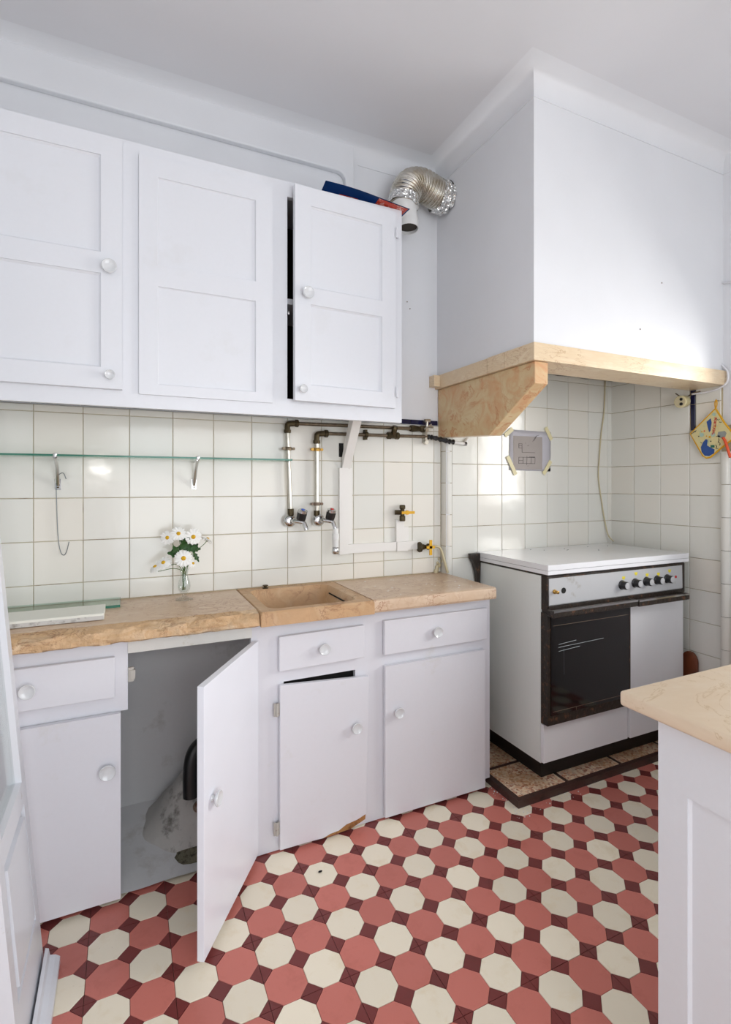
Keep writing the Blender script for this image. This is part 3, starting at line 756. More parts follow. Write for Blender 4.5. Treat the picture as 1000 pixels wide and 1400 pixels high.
# vase and daisies
VX, VY = -.009, -.105
bm = BM()
prof = [(.030, 0), (.031, .002), (.020, .006), (.008, .011), (.007, .018), (.012, .024), (.020, .036), (.0225, .050), (.020, .066), (.0145, .082), (.0125, .094), (.0150, .108), (.0165, .112)]
inn_ = [(.0150, .112), (.0135, .107), (.0110, .094), (.0130, .082), (.0185, .066), (.0208, .050), (.0185, .038), (.010, .029), (.002, .027)]
lathe(bm, prof+inn_, (VX, VY, WT), (0, 0, 1), 28); bmesh.ops.recalc_face_normals(bm, faces=bm.faces)
VS = tag(obj('glass_vase', bm, M['glass_v'], None, smooth=True), 'small cut-glass bud vase holding daisies on the left worktop', 'vase')
def daisy(c, face, r, label, sag=0, np_=13, view='front'):
    """open daisy: petals, centre, stem running into the vase"""
    t = thing('daisy', label, 'flower', c, 'daisies in the glass vase')
    q = Vector((0, 0, 1)).rotation_difference(Vector(face).normalized()); c = Vector(c)
    bm = BM()
    for layer in range(2):
        for k in range(np_):
            a = 2*PI*(k+layer*.5)/np_+random.uniform(-.07, .07); L = r*random.uniform(.88, 1.05); wd = r*.088
            dr = random.uniform(-.10, .12)-layer*.12-sag
            prev = None
            for s_ in range(6):
                u = s_/5; rad = r*.16+(L-r*.16)*u; hw = wd*(.35+1.25*math.sin(min(1, u*.85+.12)*PI*.78))*(.55 if s_ == 5 else 1)
                z = dr*rad*u+.0015*(1-layer)
                pts2 = []
                for sgn in (-1, 0, 1):
                    p = Vector((rad*math.cos(a)-sgn*hw*math.sin(a), rad*math.sin(a)+sgn*hw*math.cos(a), z+(.0012 if sgn == 0 else 0)))
                    pts2.append(bm.verts.new(c+q @ p))
                if prev:
                    for e in range(2): bm.faces.new([prev[e], prev[e+1], pts2[e+1], pts2[e]])
                prev = pts2
    obj('petals', bm, M['petal'], t, smooth=True)
    bm = BM(); lathe(bm, [(r*.26, -.001), (r*.27, .002), (r*.22, .005), (r*.12, .0065), (.0005, .007)], c, q @ Vector((0, 0, 1)), 16); obj('flower_centre', bm, M['yolk'], t, smooth=True)
    b0 = c-(q @ Vector((0, 0, .003))); mid = Vector((VX+(c.x-VX)*.35, VY+(c.y-VY)*.35, max(WT+.115, min(c.z-.01, WT+.16))))
    n0 = q @ Vector((0, 0, 1)); k1 = b0-n0*.018; 
    bm = BM(); tube(bm, [b0, k1, mid, (VX+random.uniform(-.006, .006), VY+random.uniform(-.005, .005), WT+.095), (VX+random.uniform(-.008, .008), VY+random.uniform(-.008, .008), WT+.035)], .0012, 6, True, 5)
    obj('stem', bm, M['stem'], t, smooth=True)
R_ = .026
for c, f, r, lab, sg in [
    ((-.066, -.100, 1.088), (-.45, -1, .15), R_, 'upper left daisy, yellow centre turned left, above the green leaves', 0),
    ((-.029, -.108, 1.102), (-.1, -1, .35), R_*1.05, 'topmost daisy in the bunch, with orange-yellow centre', 0),
    ((.022, -.112, 1.088), (0, -1, .2), R_*1.18, 'largest open daisy at upper right of the bunch, bright yellow centre', 0),
    ((.074, -.095, 1.076), (.55, .1, .85), R_, 'rightmost daisy seen from the side on a thin bent stem', .25),
    ((-.014, -.130, 1.014), (-.05, -1, .25), R_*1.2, 'large daisy hanging low over the vase mouth', .1),
    ((-.080, -.112, 1.000), (-.45, -.75, .75), R_*1.05, 'second daisy from the left, low beside the vase', .15),
    ((-.107, -.104, .986), (-.5, -.3, .9), R_*.95, 'leftmost daisy, drooping and seen from behind', .3),
    ((.019, -.118, .992), (.55, -.6, .3), R_*.72, 'small half-hidden daisy low at right over the vase mouth', .3)]:
    daisy(c, f, r, lab, sg)
LF = thing('leaf_sprig', 'dark green lobed leaves between the daisies in the vase', 'leaves', (VX, VY, 1.04))
def leaf(c, d, L, w_, tilt):
    bm = BM(); c = Vector(c); d = Vector(d).normalized(); side = d.cross(Vector((0, -1, .3))).normalized(); n0 = d.cross(side); N_ = 12; prev = None
    for i in range(N_+1):
        u = i/N_; hw = w_*math.sin(PI*min(1, u*.95+.04))*(1+.35*math.sin(u*PI*7))
        ctr = c+d*L*u+n0*math.sin(u*PI)*tilt
        cur = [bm.verts.new(ctr-side*hw), bm.verts.new(ctr+n0*.002), bm.verts.new(ctr+side*hw)]
        if prev:
            for e in range(2): bm.faces.new([prev[e], prev[e+1], cur[e+1], cur[e]])
        prev = cur
    return bm
for c, d, L, w_ in [((-.01, -.1, 1.03), (-1, -.1, .05), .058, .015), ((-.02, -.104, 1.02), (-.6, -.2, .8), .048, .014), ((0, -.098, 1.03), (.2, 0, 1), .045, .016), ((0, -.102, 1.035), (-.3, -.3, .9), .045, .017),
                    ((.0, -.105, 1.035), (.9, -.1, .6), .048, .013), ((.015, -.104, 1.045), (1, 0, -.1), .035, .010), ((-.03, -.1, 1.05), (1, -.1, .2), .06, .016), ((.022, -.11, 1.035), (.5, -.1, -1), .045, .008), ((-.02, -.1, 1.05), (.3, -.2, .4), .05, .017)]:
    obj('leaf', leaf(c, d, L, w_, .004), M['leaf'], LF, smooth=True)
bm = BM(); tube(bm, [(VX, VY, WT+.05), (VX, VY, WT+.115), (-.005, -.1, 1.045)], .0012, 6); tube(bm, [(VX, VY, WT+.11), (.02, -.11, 1.03), (.036, -.11, 1.0)], .001, 6, True, 4); obj('stem', bm, M['stem'], LF)

# ------------------------------------------------------------------ glass shelf with brackets
GS = thing('glass_shelf', 'long green-edged glass shelf on two metal brackets against the tiles', 'shelf', (-.2, 0, 1.38))
obj('shelf_glass', B(XL+.01, .396, -.118, -.010, 1.3750, 1.3805), M['glass_g'], GS)
bm = BM(); box(bm, XL+.01, .3965, -.1190, -.1181, 1.3745, 1.381); box(bm, .3961, .3968, -.1185, -.010, 1.3745, 1.381); obj('ground_edge', bm, M['glass_e'], GS)
for bx in (-.417, .036):
    bm = BM()
    box(bm, bx-.009, bx+.009, -.011, -.007, 1.262, 1.300)
    tube(bm, [(bx, -.012, 1.278), (bx+.002, -.055, 1.338), (bx+.002, -.110, 1.3715)], .0058, 8)
    tube(bm, [(bx, -.010, 1.366), (bx, -.112, 1.371)], .0035, 8)
    lathe(bm, [(.008, 0), (.009, .004), (.009, .012), (.005, .015)], (bx+.002, -.112, 1.370), (0, 0, 1), 12)
    b_ = obj('bracket', bm, M['chrome'], GS, smooth=True, autos=40)
    bm = BM(); lathe(bm, [(.003, 0), (.003, .002)], (bx, -.011, 1.270), (0, -1, 0), 8); obj('screw', bm, M['brass_dark'], b_)
HK = D.meshes
bm = BM(); tube(bm, [(-.392, -.016, 1.300), (-.400, -.018, 1.320), (-.412, -.018, 1.316), (-.421, -.018, 1.300), (-.420, -.016, 1.20), (-.416, -.016, 1.095), (-.408, -.016, 1.045), (-.398, -.016, 1.034), (-.390, -.016, 1.048), (-.383, -.016, 1.080)], .0013, 8, True, 5)
tag(obj('wire_hook', bm, M['wire'], None, smooth=True), 'long thin wire hook hanging from the left bracket of the glass shelf', 'hook')

# ------------------------------------------------------------------ water pipes and taps
def tap(parent, c, dot, body_dir=(1, -.35, 0)):
    """wall tap: rosette, body, spout and black cross handle with a coloured dot"""
    c = Vector(c); t = obj('tap', tap_body(c), M['chrome'], parent, smooth=True, autos=45)
    h = c+Vector((.036, -.045, .016))
    ax = Vector((.12, -.35, 1)).normalized()
    bm = BM(); lathe(bm, [(.012, -.014), (.020, -.008), (.0215, .020), (.019, .022)], h, ax, 8); obj('tap_handle', bm, M['knob_blk'], t)
    bm = BM(); lathe(bm, [(.0195, .0215), (.0195, .031), (.014, .034), (.012, .034)], h, ax, 16); obj('handle_cap', bm, M['chrome'], t, smooth=True, autos=40)
    bm = BM(); lathe(bm, [(.0075, .034), (.0075, .036)], h, ax, 12); obj('colour_dot', bm, dot, t)
    return t
def tap_body(c):
    bm = BM(); lathe(bm, [(.027, 0), (.027, .004), (.020, .013), (.012, .016)], c+Vector((0, .030-.028, 0)), (0, -1, 0), 24)
    tube(bm, [c, c+Vector((.012, -.025, 0)), c+Vector((.030, -.042, -.002)), c+Vector((.044, -.050, -.006)), c+Vector((.048, -.060, -.022)), c+Vector((.052, -.064, -.036))], .0095, 12, True, 5)
    tube(bm, [c+Vector((.042, -.045, -.004)), c+Vector((.042, -.045, .012))], .010, 12)
    return bm
def clamp(parent, x, z, m, y=-.030, hor=False):
    bm = BM(); lathe(bm, [(.0135, -.007), (.0145, 0), (.0135, .007)], (x, y, z), (1, 0, 0) if hor else (0, 0, 1), 14)
    if hor: box(bm, x-.005, x+.005, y-.004, y+.022, z-.022, z+.022)
    else:
        box(bm, x-.027, x+.027, y-.004, y+.004, z-.005, z+.005); lathe(bm, [(.006, 0), (.006, .004)], (x-.021, y-.008, z), (0, 1, 0), 8); lathe(bm, [(.006, 0), (.006, .004)], (x+.021, y-.008, z), (0, 1, 0), 8)
        tube(bm, [(x, y, z), (x, -.006, z)], .004, 8)
    obj('clamp', bm, m, parent)
PC = thing('water_pipe', 'cold water pipe with blue-dotted tap, left of the two wall pipes', 'pipe', (.405, 0, 1.1))
bm = BM(); tube(bm, [(.402, -.030, 1.50), (.415, -.030, 1.165)], .0088, 14); o = obj('riser', bm, M['steel'], PC, smooth=True, autos=50)
bm = BM(); tube(bm, [(.425, -.030, 1.533), (1.06, -.030, 1.539)], .0072, 12); obj('long_pipe', bm, M['bronze'], PC, smooth=True, autos=50)
bm = BM(); tube(bm, [(.402, -.030, 1.492), (.402, -.030, 1.520), (.408, -.030, 1.530), (.445, -.030, 1.534)], .0118, 12, True, 4); lathe(bm, [(.0155, 0), (.0155, .012)], (.436, -.030, 1.534), (1, 0, 0), 8); lathe(bm, [(.0155, 0), (.0155, .012)], (.402, -.030, 1.494), (0, 0, 1), 8); obj('elbow', bm, M['brass_dark'], PC)
clamp(PC, .406, 1.428, M['bronze'])
bm = BM(); tube(bm, [(.416, -.030, 1.180), (.417, -.030, 1.152)], .0125, 10); obj('joint', bm, M['brass_dark'], PC)
tap(PC, (.412, -.028, 1.130), M['blue_dot'])
bm = BM(); lathe(bm, [(.014, 0), (.016, .012), (.012, .05), (.016, .06), (.016, .075), (.010, .08)], (.985, -.030, 1.5385), (1, 0, 0), 8); obj('coupling', bm, M['brass_dark'], PC)
bm = BM(); tube(bm, [(1.05, -.03, 1.540), (1.075, -.034, 1.553), (1.105, -.03, 1.548)], .006, 8); tube(bm, [(1.070, -.036, 1.54), (1.070, -.040, 1.575)], .007, 8); tube(bm, [(1.055, -.04, 1.576), (1.085, -.04, 1.578)], .008, 8); tube(bm, [(1.05, -.045, 1.535), (1.09, -.045, 1.560)], .004, 8)
obj('shutoff_valve', bm, M['steel'], PC, smooth=True, autos=50)
PH = thing('water_pipe', 'hot water pipe with red-dotted tap and hose end, nearer the white trunking', 'pipe', (.53, 0, 1.1))
bm = BM(); tube(bm, [(.530, -.030, 1.46), (.530, -.030, 1.165)], .0095, 14); obj('riser', bm, M['steel'], PH, smooth=True, autos=50)
bm = BM(); tube(bm, [(.560, -.030, 1.497), (1.075, -.030, 1.503)], .0072, 12); obj('long_pipe', bm, M['bronze'], PH, smooth=True, autos=50)
bm = BM(); tube(bm, [(.530, -.030, 1.452), (.530, -.030, 1.482), (.537, -.030, 1.494), (.575, -.030, 1.497)], .0118, 12, True, 4); lathe(bm, [(.0160, 0), (.0160, .013)], (.566, -.030, 1.497), (1, 0, 0), 8); lathe(bm, [(.0160, 0), (.0160, .013)], (.530, -.030, 1.454), (0, 0, 1), 8); obj('elbow', bm, M['brass_dark'], PH)
clamp(PH, .530, 1.428, M['brass']); clamp(PH, .530, 1.198, M['rust']); clamp(PH, .76, 1.500, M['brass_dark'], hor=True)
bm = BM(); tube(bm, [(.530, -.030, 1.170), (.530, -.030, 1.143)], .0130, 10); obj('joint', bm, M['brass_dark'], PH)
tap(PH, (.537, -.032, 1.130), M['red'])
bm = BM(); lathe(bm, [(.0135, 0), (.0135, .030), (.0150, .031), (.0150, .055), (.0125, .057), (.0125, .078)], (.589, -.096, 1.020), (0, 0, 1), 14); obj('hose_end', bm, M['pvc'], PH, smooth=True, autos=40)
bm = BM(); lathe(bm, [(.013, -.018), (.0155, -.014), (.0155, .006), (.013, .009)], (.589, -.096, 1.010), (0, 0, 1), 16); obj('aerator', bm, M['chrome'], PH, smooth=True, autos=40)
bm = BM(); lathe(bm, [(.013, -.03), (.016, -.028), (.016, -.012), (.013, -.010), (.013, .010), (.016, .012), (.016, .028), (.013, .03)], (.895, -.030, 1.501), (1, 0, 0), 8); lathe(bm, [(.013, 0), (.013, .03), (.016, .032), (.012, .044)], (.895, -.032, 1.503), (0, -.5, 1), 8); obj('tee_fitting', bm, M['brass_dark'], PH)
bm = BM(); box(bm, 1.062, 1.072, -.036, -.008, 1.475, 1.535); lathe(bm, [(.011, -.01), (.011, .01)], (1.067, -.032, 1.533), (0, 1, 0), 10); lathe(bm, [(.011, -.01), (.011, .01)], (1.067, -.032, 1.477), (0, 1, 0), 10); obj('clamp', bm, M['steel'], PH)
bm = BM(); tube(bm, [(1.078, -.030, 1.503), (1.105, -.034, 1.500), (1.135, -.050, 1.492), (1.165, -.070, 1.482), (1.195, -.070, 1.480)], .011, 10, True, 4, lambda t: .0105+.003*math.sin(t*40)); obj('flexible_joint', bm, M['knob_blk'], PH)
bm = BM(); tube(bm, [(1.195, -.072, 1.479), (1.262, -.066, 1.474)], .0075, 10); tube(bm, [(1.262, -.066, 1.474), (1.285, -.060, 1.500)], .0075, 10); obj('white_tail', bm, M['pvc'], PH)
bm = BM(); lathe(bm, [(.011, 0), (.011, .012)], (1.258, -.066, 1.474), (1, 0, 0), 8); obj('nut', bm, M['chrome'], PH)

# white trunking, gas taps, gas hose
TR = thing('pipe_trunking', 'white plastic trunking running down and along the tiles under the cabinet', 'trunking', (.65, 0, 1.1))
bm = BM(); box(bm, .637, .678, -.024, -.007, .976, 1.352); obj('vertical_duct', bm, M['trunk'], TR, bevel=.002)
bm = BM(); box(bm, .6785, .918, -.022, -.007, .979, 1.018); obj('horizontal_duct', bm, M['trunk'], TR, bevel=.002)
obj('cover_strip', B(.6785, .700, -.014, -.007, 1.019, 1.352), M['trunk'], TR, bevel=.001)
bm = BM(); box(bm, .919, .975, -.026, -.007, .976, 1.018); box(bm, .9755, 1.030, -.022, -.007, .979, 1.018); obj('horizontal_duct', bm, M['trunk'], TR, bevel=.002)
bm = BM(); box(bm, .916, .956, -.024, -.007, 1.0185, 1.118); obj('vertical_duct', bm, M['trunk'], TR, bevel=.002)
bm = BM(); box(bm, .957, .985, -.015, -.007, 1.0185, 1.085); obj('cover_strip', bm, M['trunk'], TR, bevel=.002)
bm = BM(); box(bm, .640, .660, -.010, -.007, 1.400, 1.46); obj('back_strip', bm, M['black'], TR)
def valve(c, label, vert):
    t = thing('gas_valve', label, 'valve', c, 'yellow-levered gas valves'); c = Vector(c)
    bm = BM()
    if vert:
        lathe(bm, [(.011, -.040), (.014, -.036), (.014, -.018), (.010, -.014), (.010, .014), (.014, .018), (.014, .030), (.011, .034)], c, (0, 0, 1), 8)
        tube(bm, [c, c+Vector((-.032, .012, 0))], .011, 8)
    else:
        lathe(bm, [(.024, -.034), (.024, -.026), (.013, -.024), (.013, -.008), (.010, -.006), (.010, .010), (.015, .012), (.015, .026), (.010, .028)], c, (1, 0, 0), 10)
    obj('valve_body', bm, M['brass_dark'], t)
    bm = BM(); f = c+Vector((.012, -.022, 0))
    lathe(bm, [(.010, 0), (.010, .010)], f+Vector((0, .004, 0)), (0, -1, 0), 12)
    if vert: box(bm, f.x-.030, f.x+.036, f.y-.008, f.y-.004, f.z-.006, f.z+.006)
    else: box(bm, f.x-.007, f.x+.007, f.y-.008, f.y-.004, f.z-.036, f.z+.034); box(bm, f.x-.022, f.x+.022, f.y-.008, f.y-.004, f.z-.006, f.z+.006)
    obj('lever', bm, M['yellow'], t, bevel=.002)
valve((.940, -.036, 1.153), 'upper gas valve with yellow lever standing on the short trunking riser', True)
valve((1.062, -.036, .990), 'lower gas valve with yellow cross lever at the end of the trunking', False)
bm = BM(); tube(bm, [(1.090, -.036, .990), (1.125, -.037, .989), (1.146, -.040, .972), (1.158, -.050, .92), (1.172, -.058, .864)], .0062, 10, True, 6)
tag(obj('gas_hose', bm, M['cord'], None, smooth=True, autos=50), 'thin cream gas hose curving from the lower valve down to the worktop', 'hose')

# ------------------------------------------------------------------ cooker on its stone platform
PF = thing('stone_platform', 'low speckled stone platform with dark edging under the cooker', 'platform', (1.7, -.3, 0))
px0, py0, PT = 1.203, -.504, .030
bm = BM(); box(bm, px0, XR-.03, py0, py0+.022, -.002, PT-.001); box(bm, px0, px0+.022, py0+.022, NY-.01, -.002, PT-.001); obj('edging', bm, M['platform_edge'], PF, bevel=.002)
obj('bed', B(px0+.02, XR-.03, py0+.02, NY-.01, -.002, PT-.006), M['platform_edge'], PF)
cuts = [px0+.023, 1.475, 1.500, 1.800, 1.825, 2.115, 2.140, XR-.035]
for a, b in zip(cuts[::2], cuts[1::2]):
    obj('stone_slab', B(a, b, py0+.023, -.28, PT-.008, PT), M['speckle'], PF, bevel=.001)
    obj('stone_slab', B(a, b, -.255, NY-.012, PT-.008, PT), M['speckle'], PF, bevel=.001)

CK = thing('gas_cooker', 'wide white gas cooker with dark oven door, lid down, beside the base cabinet', 'cooker', (1.8, -.25, PT))
cx0, cx1, cyf, cyb = 1.345, 2.215, -.475, NY-.012
bm = BM(); box(bm, cx0, cx1, cyf, cyb, .134, .905); obj('body', bm, M['enamel_side'], CK, bevel=.004)
obj('plinth', B(1.405, cx1-.03, -.416, cyb, PT+.001, .134), M['plinth_blk'], CK)
bm = BM(); box(bm, cx0+.003, cx1+.0, cyf-.030, cyb, .906, .914); obj('black_seam', bm, M['burnt'], CK)
bm = BM(); box(bm, cx0-.006, cx1+.008, cyf-.048, cyb, .9145, .9300); box(bm, cx0-.006, cx1+.008, cyf-.048, cyb, .9315, .954); obj('lid', bm, M['enamel'], CK, bevel=.004, seg=3)
bm = BM(); prism(bm, [(-.165+.10, .962), (-.115+.05, .805)], 'x', 0, 0) if False else None
prism(bm, [(1.286, .950), (1.290, .925), (1.304, .905), (1.318, .860), (1.326, .81), (1.338, .79), (1.342, .905), (1.342, .950)], 'y', -.085, -.062); obj('lid_hinge', bm, M['burnt'], CK)
yp = -.512
obj('panel_surround', B(cx0+.003, cx1-.002, yp+.003, cyf-.001, .768, .905), M['burnt'], CK, bevel=.002)
bm = BM(); prism(bm, [(yp+.002, .786), (yp-.001, .790), (yp+.001, .897), (yp+.004, .897), (yp+.004, .786)], 'x', 1.356, 2.192); cp = obj('control_panel', bm, M['silver'], CK)
for i, (kx, kz) in enumerate([(1.795, .838), (1.879, .840), (1.954, .841), (2.026, .842), (2.096, .842)]):
    bm = BM(); lathe(bm, [(.021, 0), (.0205, .004), (.0180, .006), (.0175, .026), (.0150, .029)], (kx-.016, yp, kz), (0, -1, 0), 20); kb = obj('knob', bm, M['knob_blk'], CK, smooth=True, autos=35)
    bm = BM(); lathe(bm, [(.0145, .0), (.0135, .0012)], (kx-.016, yp-.0290, kz), (0, -1, 0), 18); obj('knob_face', bm, M['silver'], kb)
    bm = BM(); box(bm, kx-.0170, kx-.0150, yp-.0312, yp-.0300, kz, kz+.012); obj('pointer', bm, M['knob'], kb)
    yx = [1.791, 1.871, 1.945, 2.022, 2.1][i]; yz = [.869, .882, .871, .869, .878][i]
    bm = BM(); box(bm, yx-.009, yx+.009, yp-.0004, yp+.0015, yz-.005, yz+.005); box(bm, yx-.004, yx+.005, yp-.0004, yp+.0015, yz-.009, yz-.004); obj('yellow_mark', bm, M['mark'], cp)
bm = BM(); lathe(bm, [(.009, 0), (.009, .006), (.0065, .008), (.0065, .022), (.005, .023)], (1.383, yp, .843), (0, -1, 0), 16); obj('ignition_button', bm, M['brass'], CK, smooth=True, autos=35)
bm = BM(); lathe(bm, [(.0125, 0), (.0125, .0015)], (1.434, yp, .843), (0, -1, 0), 9); obj('empty_hole', bm, M['black'], CK)
bm = BM(); lathe(bm, [(.006, 0), (.006, .003)], (2.142, yp, .846), (0, -1, 0), 12); obj('pilot_lamp', bm, M['red'], CK)
obj('grease_strip', B(1.352, 2.20, yp-.002, cyf, .757, .785), M['burnt'], CK, bevel=.002)
od = obj('oven_door', B(cx0+.001, 1.834, -.513, cyf-.001, .300, .756), M['burnt'], CK, bevel=.003); od['label'] = 'black-framed glass oven door'
obj('oven_glass', B(1.362, 1.822, -.5165, -.5132, .340, .745), M['oven'], od, bevel=.001)
bm = BM()
for z in (.704, .354): box(bm, 1.372, 1.812, -.5171, -.5166, z, z+.0015)
box(bm, 1.50, 1.5015, -.5171, -.5166, .31+.03, .353); obj('glass_line', bm, M['rust'], od)
bm = BM()
for z, xa, xb in ((.620, 1.400, 1.66), (.604, 1.402, 1.52), (.632, 1.402, 1.50)): tube(bm, [(xa, -.5172, z-.006), (xb, -.5172, z)], .0006, 6)
tube(bm, [(1.43, -.5172, .61), (1.432, -.5172, .50)], .0006, 6)
obj('rack_glint', bm, M['wire'], od)
def handle(x0, x1, z, parent):
    bm = BM(); box(bm, x0, x1, -.556, -.534, z-.015, z+.013); box(bm, x0, x0+.012, -.535, -.5165, z-.012, z+.012); box(bm, x1-.012, x1, -.535, -.5165, z-.012, z+.012)
    bmesh.ops.bevel(bm, geom=bm.edges[:], offset=.002, segments=1, affect='EDGES')
    h_ = obj('handle', bm, M['burnt'], parent)
    obj('chrome_edge', B(x0+.001, x1-.001, -.5566, -.5556, z+.006, z+.0135), M['chrome'], h_)
handle(1.338, 1.828, .763, od)
sd = obj('side_door', B(1.846, cx1-.002, -.502, cyf-.001, .144, .748), M['enamel'], CK, bevel=.006, seg=3)
handle(1.834, 2.178, .760, sd)
obj('drawer_front', B(cx0+.001, 1.842, -.492, cyf-.001, .140, .296), M['enamel'], CK, bevel=.005, seg=3)
bm = BM()
for _ in range(9):
    x, y = random.uniform(1.6, 2.15), random.uniform(-.35, -.1); lathe(bm, [(.0035, 0), (.0025, .001)], (x, y, .954), (0, 0, 1), 6)
tag(obj('burnt_specks', bm, M['black'], CK), kind='stuff')

bm = BM(); pts = [(-.545, PT+.0), (-.545, .40)]+[(-.508+.037*math.cos(PI-a*PI/10), .43+.05*math.sin(a*PI/10)) for a in range(11)]+[(-.471, .40), (-.471, PT)]
prism(bm, [(p[0]+.0, p[1]) for p in pts], 'x', 2.246, 2.264)
tag(obj('wooden_board', bm, M['wood_red'], None, bevel=.003), 'round-ended brown wooden board leaning between cooker and right wall', 'board')

# ------------------------------------------------------------------ things on the niche walls
PP = thing('paper_sheet', 'white paper with a printed floor plan, taped to the tiles above the cooker', 'paper', (1.67, NY, 1.45))
yy = NY-.0085
def pap(u, v): return Vector((1.540+.275*u+.004*v, yy-.0015-.004*math.sin(u*PI)*math.sin(v*PI), 1.352+.205*v-.004*u))
obj('sheet', sheet(pap, 10, 10, .0005), M['paper'], PP, smooth=True)
def onp(X, Z, off):
    u = (X-1.540)/.279; v = (Z-1.352)/.205; return Vector((X, yy-.0015-.004*math.sin(max(0, min(1, u))*PI)*math.sin(max(0, min(1, v))*PI)-off, Z))
M['print_grey'] = plain('grey_photocopy', (172, 164, 160), .8, 0, .04)
obj('printed_area', sheet(lambda u, v: onp(1.566+.190*u, 1.357+.168*v, .0012), 8, 8, 0), M['print_grey'], PP, smooth=True)
bm = BM()
def ln(x0, z0, x1, z1, r=.0009): tube(bm, [onp(x0+(x1-x0)*i/4, z0+(z1-z0)*i/4, .0018) for i in range(5)], r, 5)
for a in [(1.60, 1.487, 1.62, 1.487), (1.60, 1.477, 1.62, 1.477), (1.60, 1.465, 1.62, 1.465), (1.60, 1.487, 1.60, 1.465), (1.62, 1.487, 1.62, 1.443), (1.62, 1.443, 1.705, 1.443), (1.60, 1.418, 1.705, 1.418), (1.60, 1.418, 1.60, 1.385), (1.60, 1.387, 1.706, 1.387), (1.628, 1.418, 1.628, 1.387), (1.652, 1.425, 1.652, 1.38), (1.68, 1.418, 1.68, 1.387), (1.706, 1.418, 1.706, 1.387), (1.60, 1.402, 1.628, 1.402), (1.64, 1.49, 1.645, 1.49), (1.655, 1.478, 1.665, 1.48), (1.66, 1.372, 1.66, 1.376), (1.69, 1.500, 1.715, 1.530), (1.700, 1.505, 1.72, 1.532), (1.72, 1.53, 1.735, 1.535), (1.652, 1.418, 1.704, 1.420)]: ln(*a)
ln(1.665, 1.4195, 1.704, 1.4205, .0018)
obj('plan_lines', bm, M['ink'], PP)
for (cx, cz, a, L) in [(1.537, 1.542, .65, .06), (1.800, 1.545, -1.0, .075), (1.555, 1.375, -1.05, .105), (1.790, 1.368, .95, .085)]:
    bm = BM(); box(bm, -L/2, L/2, -.0003, .0003, -.011, .011); bmesh.ops.transform(bm, matrix=Matrix.Translation((cx, yy-.005, cz)) @ Matrix.Rotation(-a, 4, 'Y'), verts=bm.verts); obj('tape', bm, M['tape'], PP)
bm = BM(); tube(bm, [(2.216, -.058, 1.86), (2.208, -.058, 1.69), (2.185, -.058, 1.56), (2.170, -.058, 1.42), (2.165, -.058, 1.31), (2.196, -.058, 1.15), (2.210, -.060, 1.08), (2.225, -.070, 1.0), (2.250, -.085, .965)], .0035, 8, True, 6)
tag(obj('hanging_cord', bm, M['cord'], None, smooth=True), 'thin cream cord hanging down the niche corner behind the cooker', 'cord')
bm = BM(); tube(bm, [(2.272, -.90, 2.20), (2.272, -.70, 2.19), (2.272, -.640, 2.205), (2.272, -.618, 2.19), (2.270, -.620, 2.05), (2.270, -.628, 1.87), (2.268, -.652, 1.82), (2.266, -.672, 1.79), (2.264, -.672, 1.745), (2.262, -.64, 1.722), (2.258, -.58, 1.712), (2.250, -.52, 1.712)], .0048, 8, True, 6)
tag(obj('surface_cable', bm, M['cable_white'], None, smooth=True), 'white painted cable running down the right wall to the ledge end', 'cable')
LH = thing('lamp_holder', 'old cream lamp holder dangling by the blue tiles under the ledge', 'lamp holder', (2.235, -.49, 1.68))
ax = Vector((-1, -.15, -.12)).normalized()
bm = BM(); lathe(bm, [(.016, -.028), (.026, -.022), (.029, -.015), (.029, .024), (.026, .027)], (2.236, -.485, 1.680), ax, 20); obj('shell', bm, M['bakelite'], LH, smooth=True, autos=40)
bm = BM(); lathe(bm, [(.023, .0), (.023, .002)], Vector((2.236, -.485, 1.680))+ax*.0262, ax, 16); obj('socket_face', bm, M['cord'], LH)
bm = BM()
for a in (0, 2.1, 4.2): lathe(bm, [(.0075, 0), (.0075, .002)], Vector((2.236, -.485, 1.680))+ax*.0275+Vector((0, .013*math.cos(a), .013*math.sin(a))), ax, 8)
obj('contacts', bm, M['black'], LH)
bm = BM(); tube(bm, [(2.255, -.483, 1.690), (2.255, -.50, 1.705), (2.250, -.53, 1.715), (2.250, -.56, 1.718)], .003, 8, True, 5); tube(bm, [(2.250, -.480, 1.69), (2.25, -.46, 1.71), (2.25, -.44, 1.728)], .003, 8, True, 5); obj('flex', bm, M['bronze'], LH)

# potholder hanging on the right wall
PO = thing('potholder', 'diamond-hung cloth potholder with yellow binding reading PORTUGAL', 'potholder', (2.26, -.60, 1.5))
xh = 2.256
ctr = [(-.627, 1.628), (-.572, 1.578), (-.511, 1.523), (-.540, 1.470), (-.570, 1.415), (-.585, 1.404), (-.604, 1.406), (-.650, 1.445), (-.712, 1.492), (-.665, 1.560)]
def yz(p, dx=0): return Vector((xh+dx, p[0], p[1]))
bm = BM(); prism(bm, ctr, 'x', xh-.004, xh+.003); obj('pad', bm, M['hold_c'], PO)
bm = BM(); tube(bm, [yz(p, -.001) for p in ctr]+[yz(ctr[0], -.001)], .0042, 8); obj('binding', bm, M['hold_y'], PO)
bm = BM(); tube(bm, [yz((-.626, 1.626)), yz((-.632, 1.65)), yz((-.629, 1.668)), yz((-.623, 1.655)), yz((-.625, 1.628))], .0026, 8, True, 4); obj('loop', bm, M['hold_y'], PO)
def patch(pts, m, name='printed_shape', dx=-.0046):
    bm = BM(); prism(bm, pts, 'x', xh+dx-.0004, xh+dx+.0004); obj(name, bm, m, PO)
patch([(-.588, 1.572), (-.607, 1.586), (-.611, 1.566), (-.606, 1.530), (-.600, 1.522), (-.594, 1.545)], M['hold_b'])
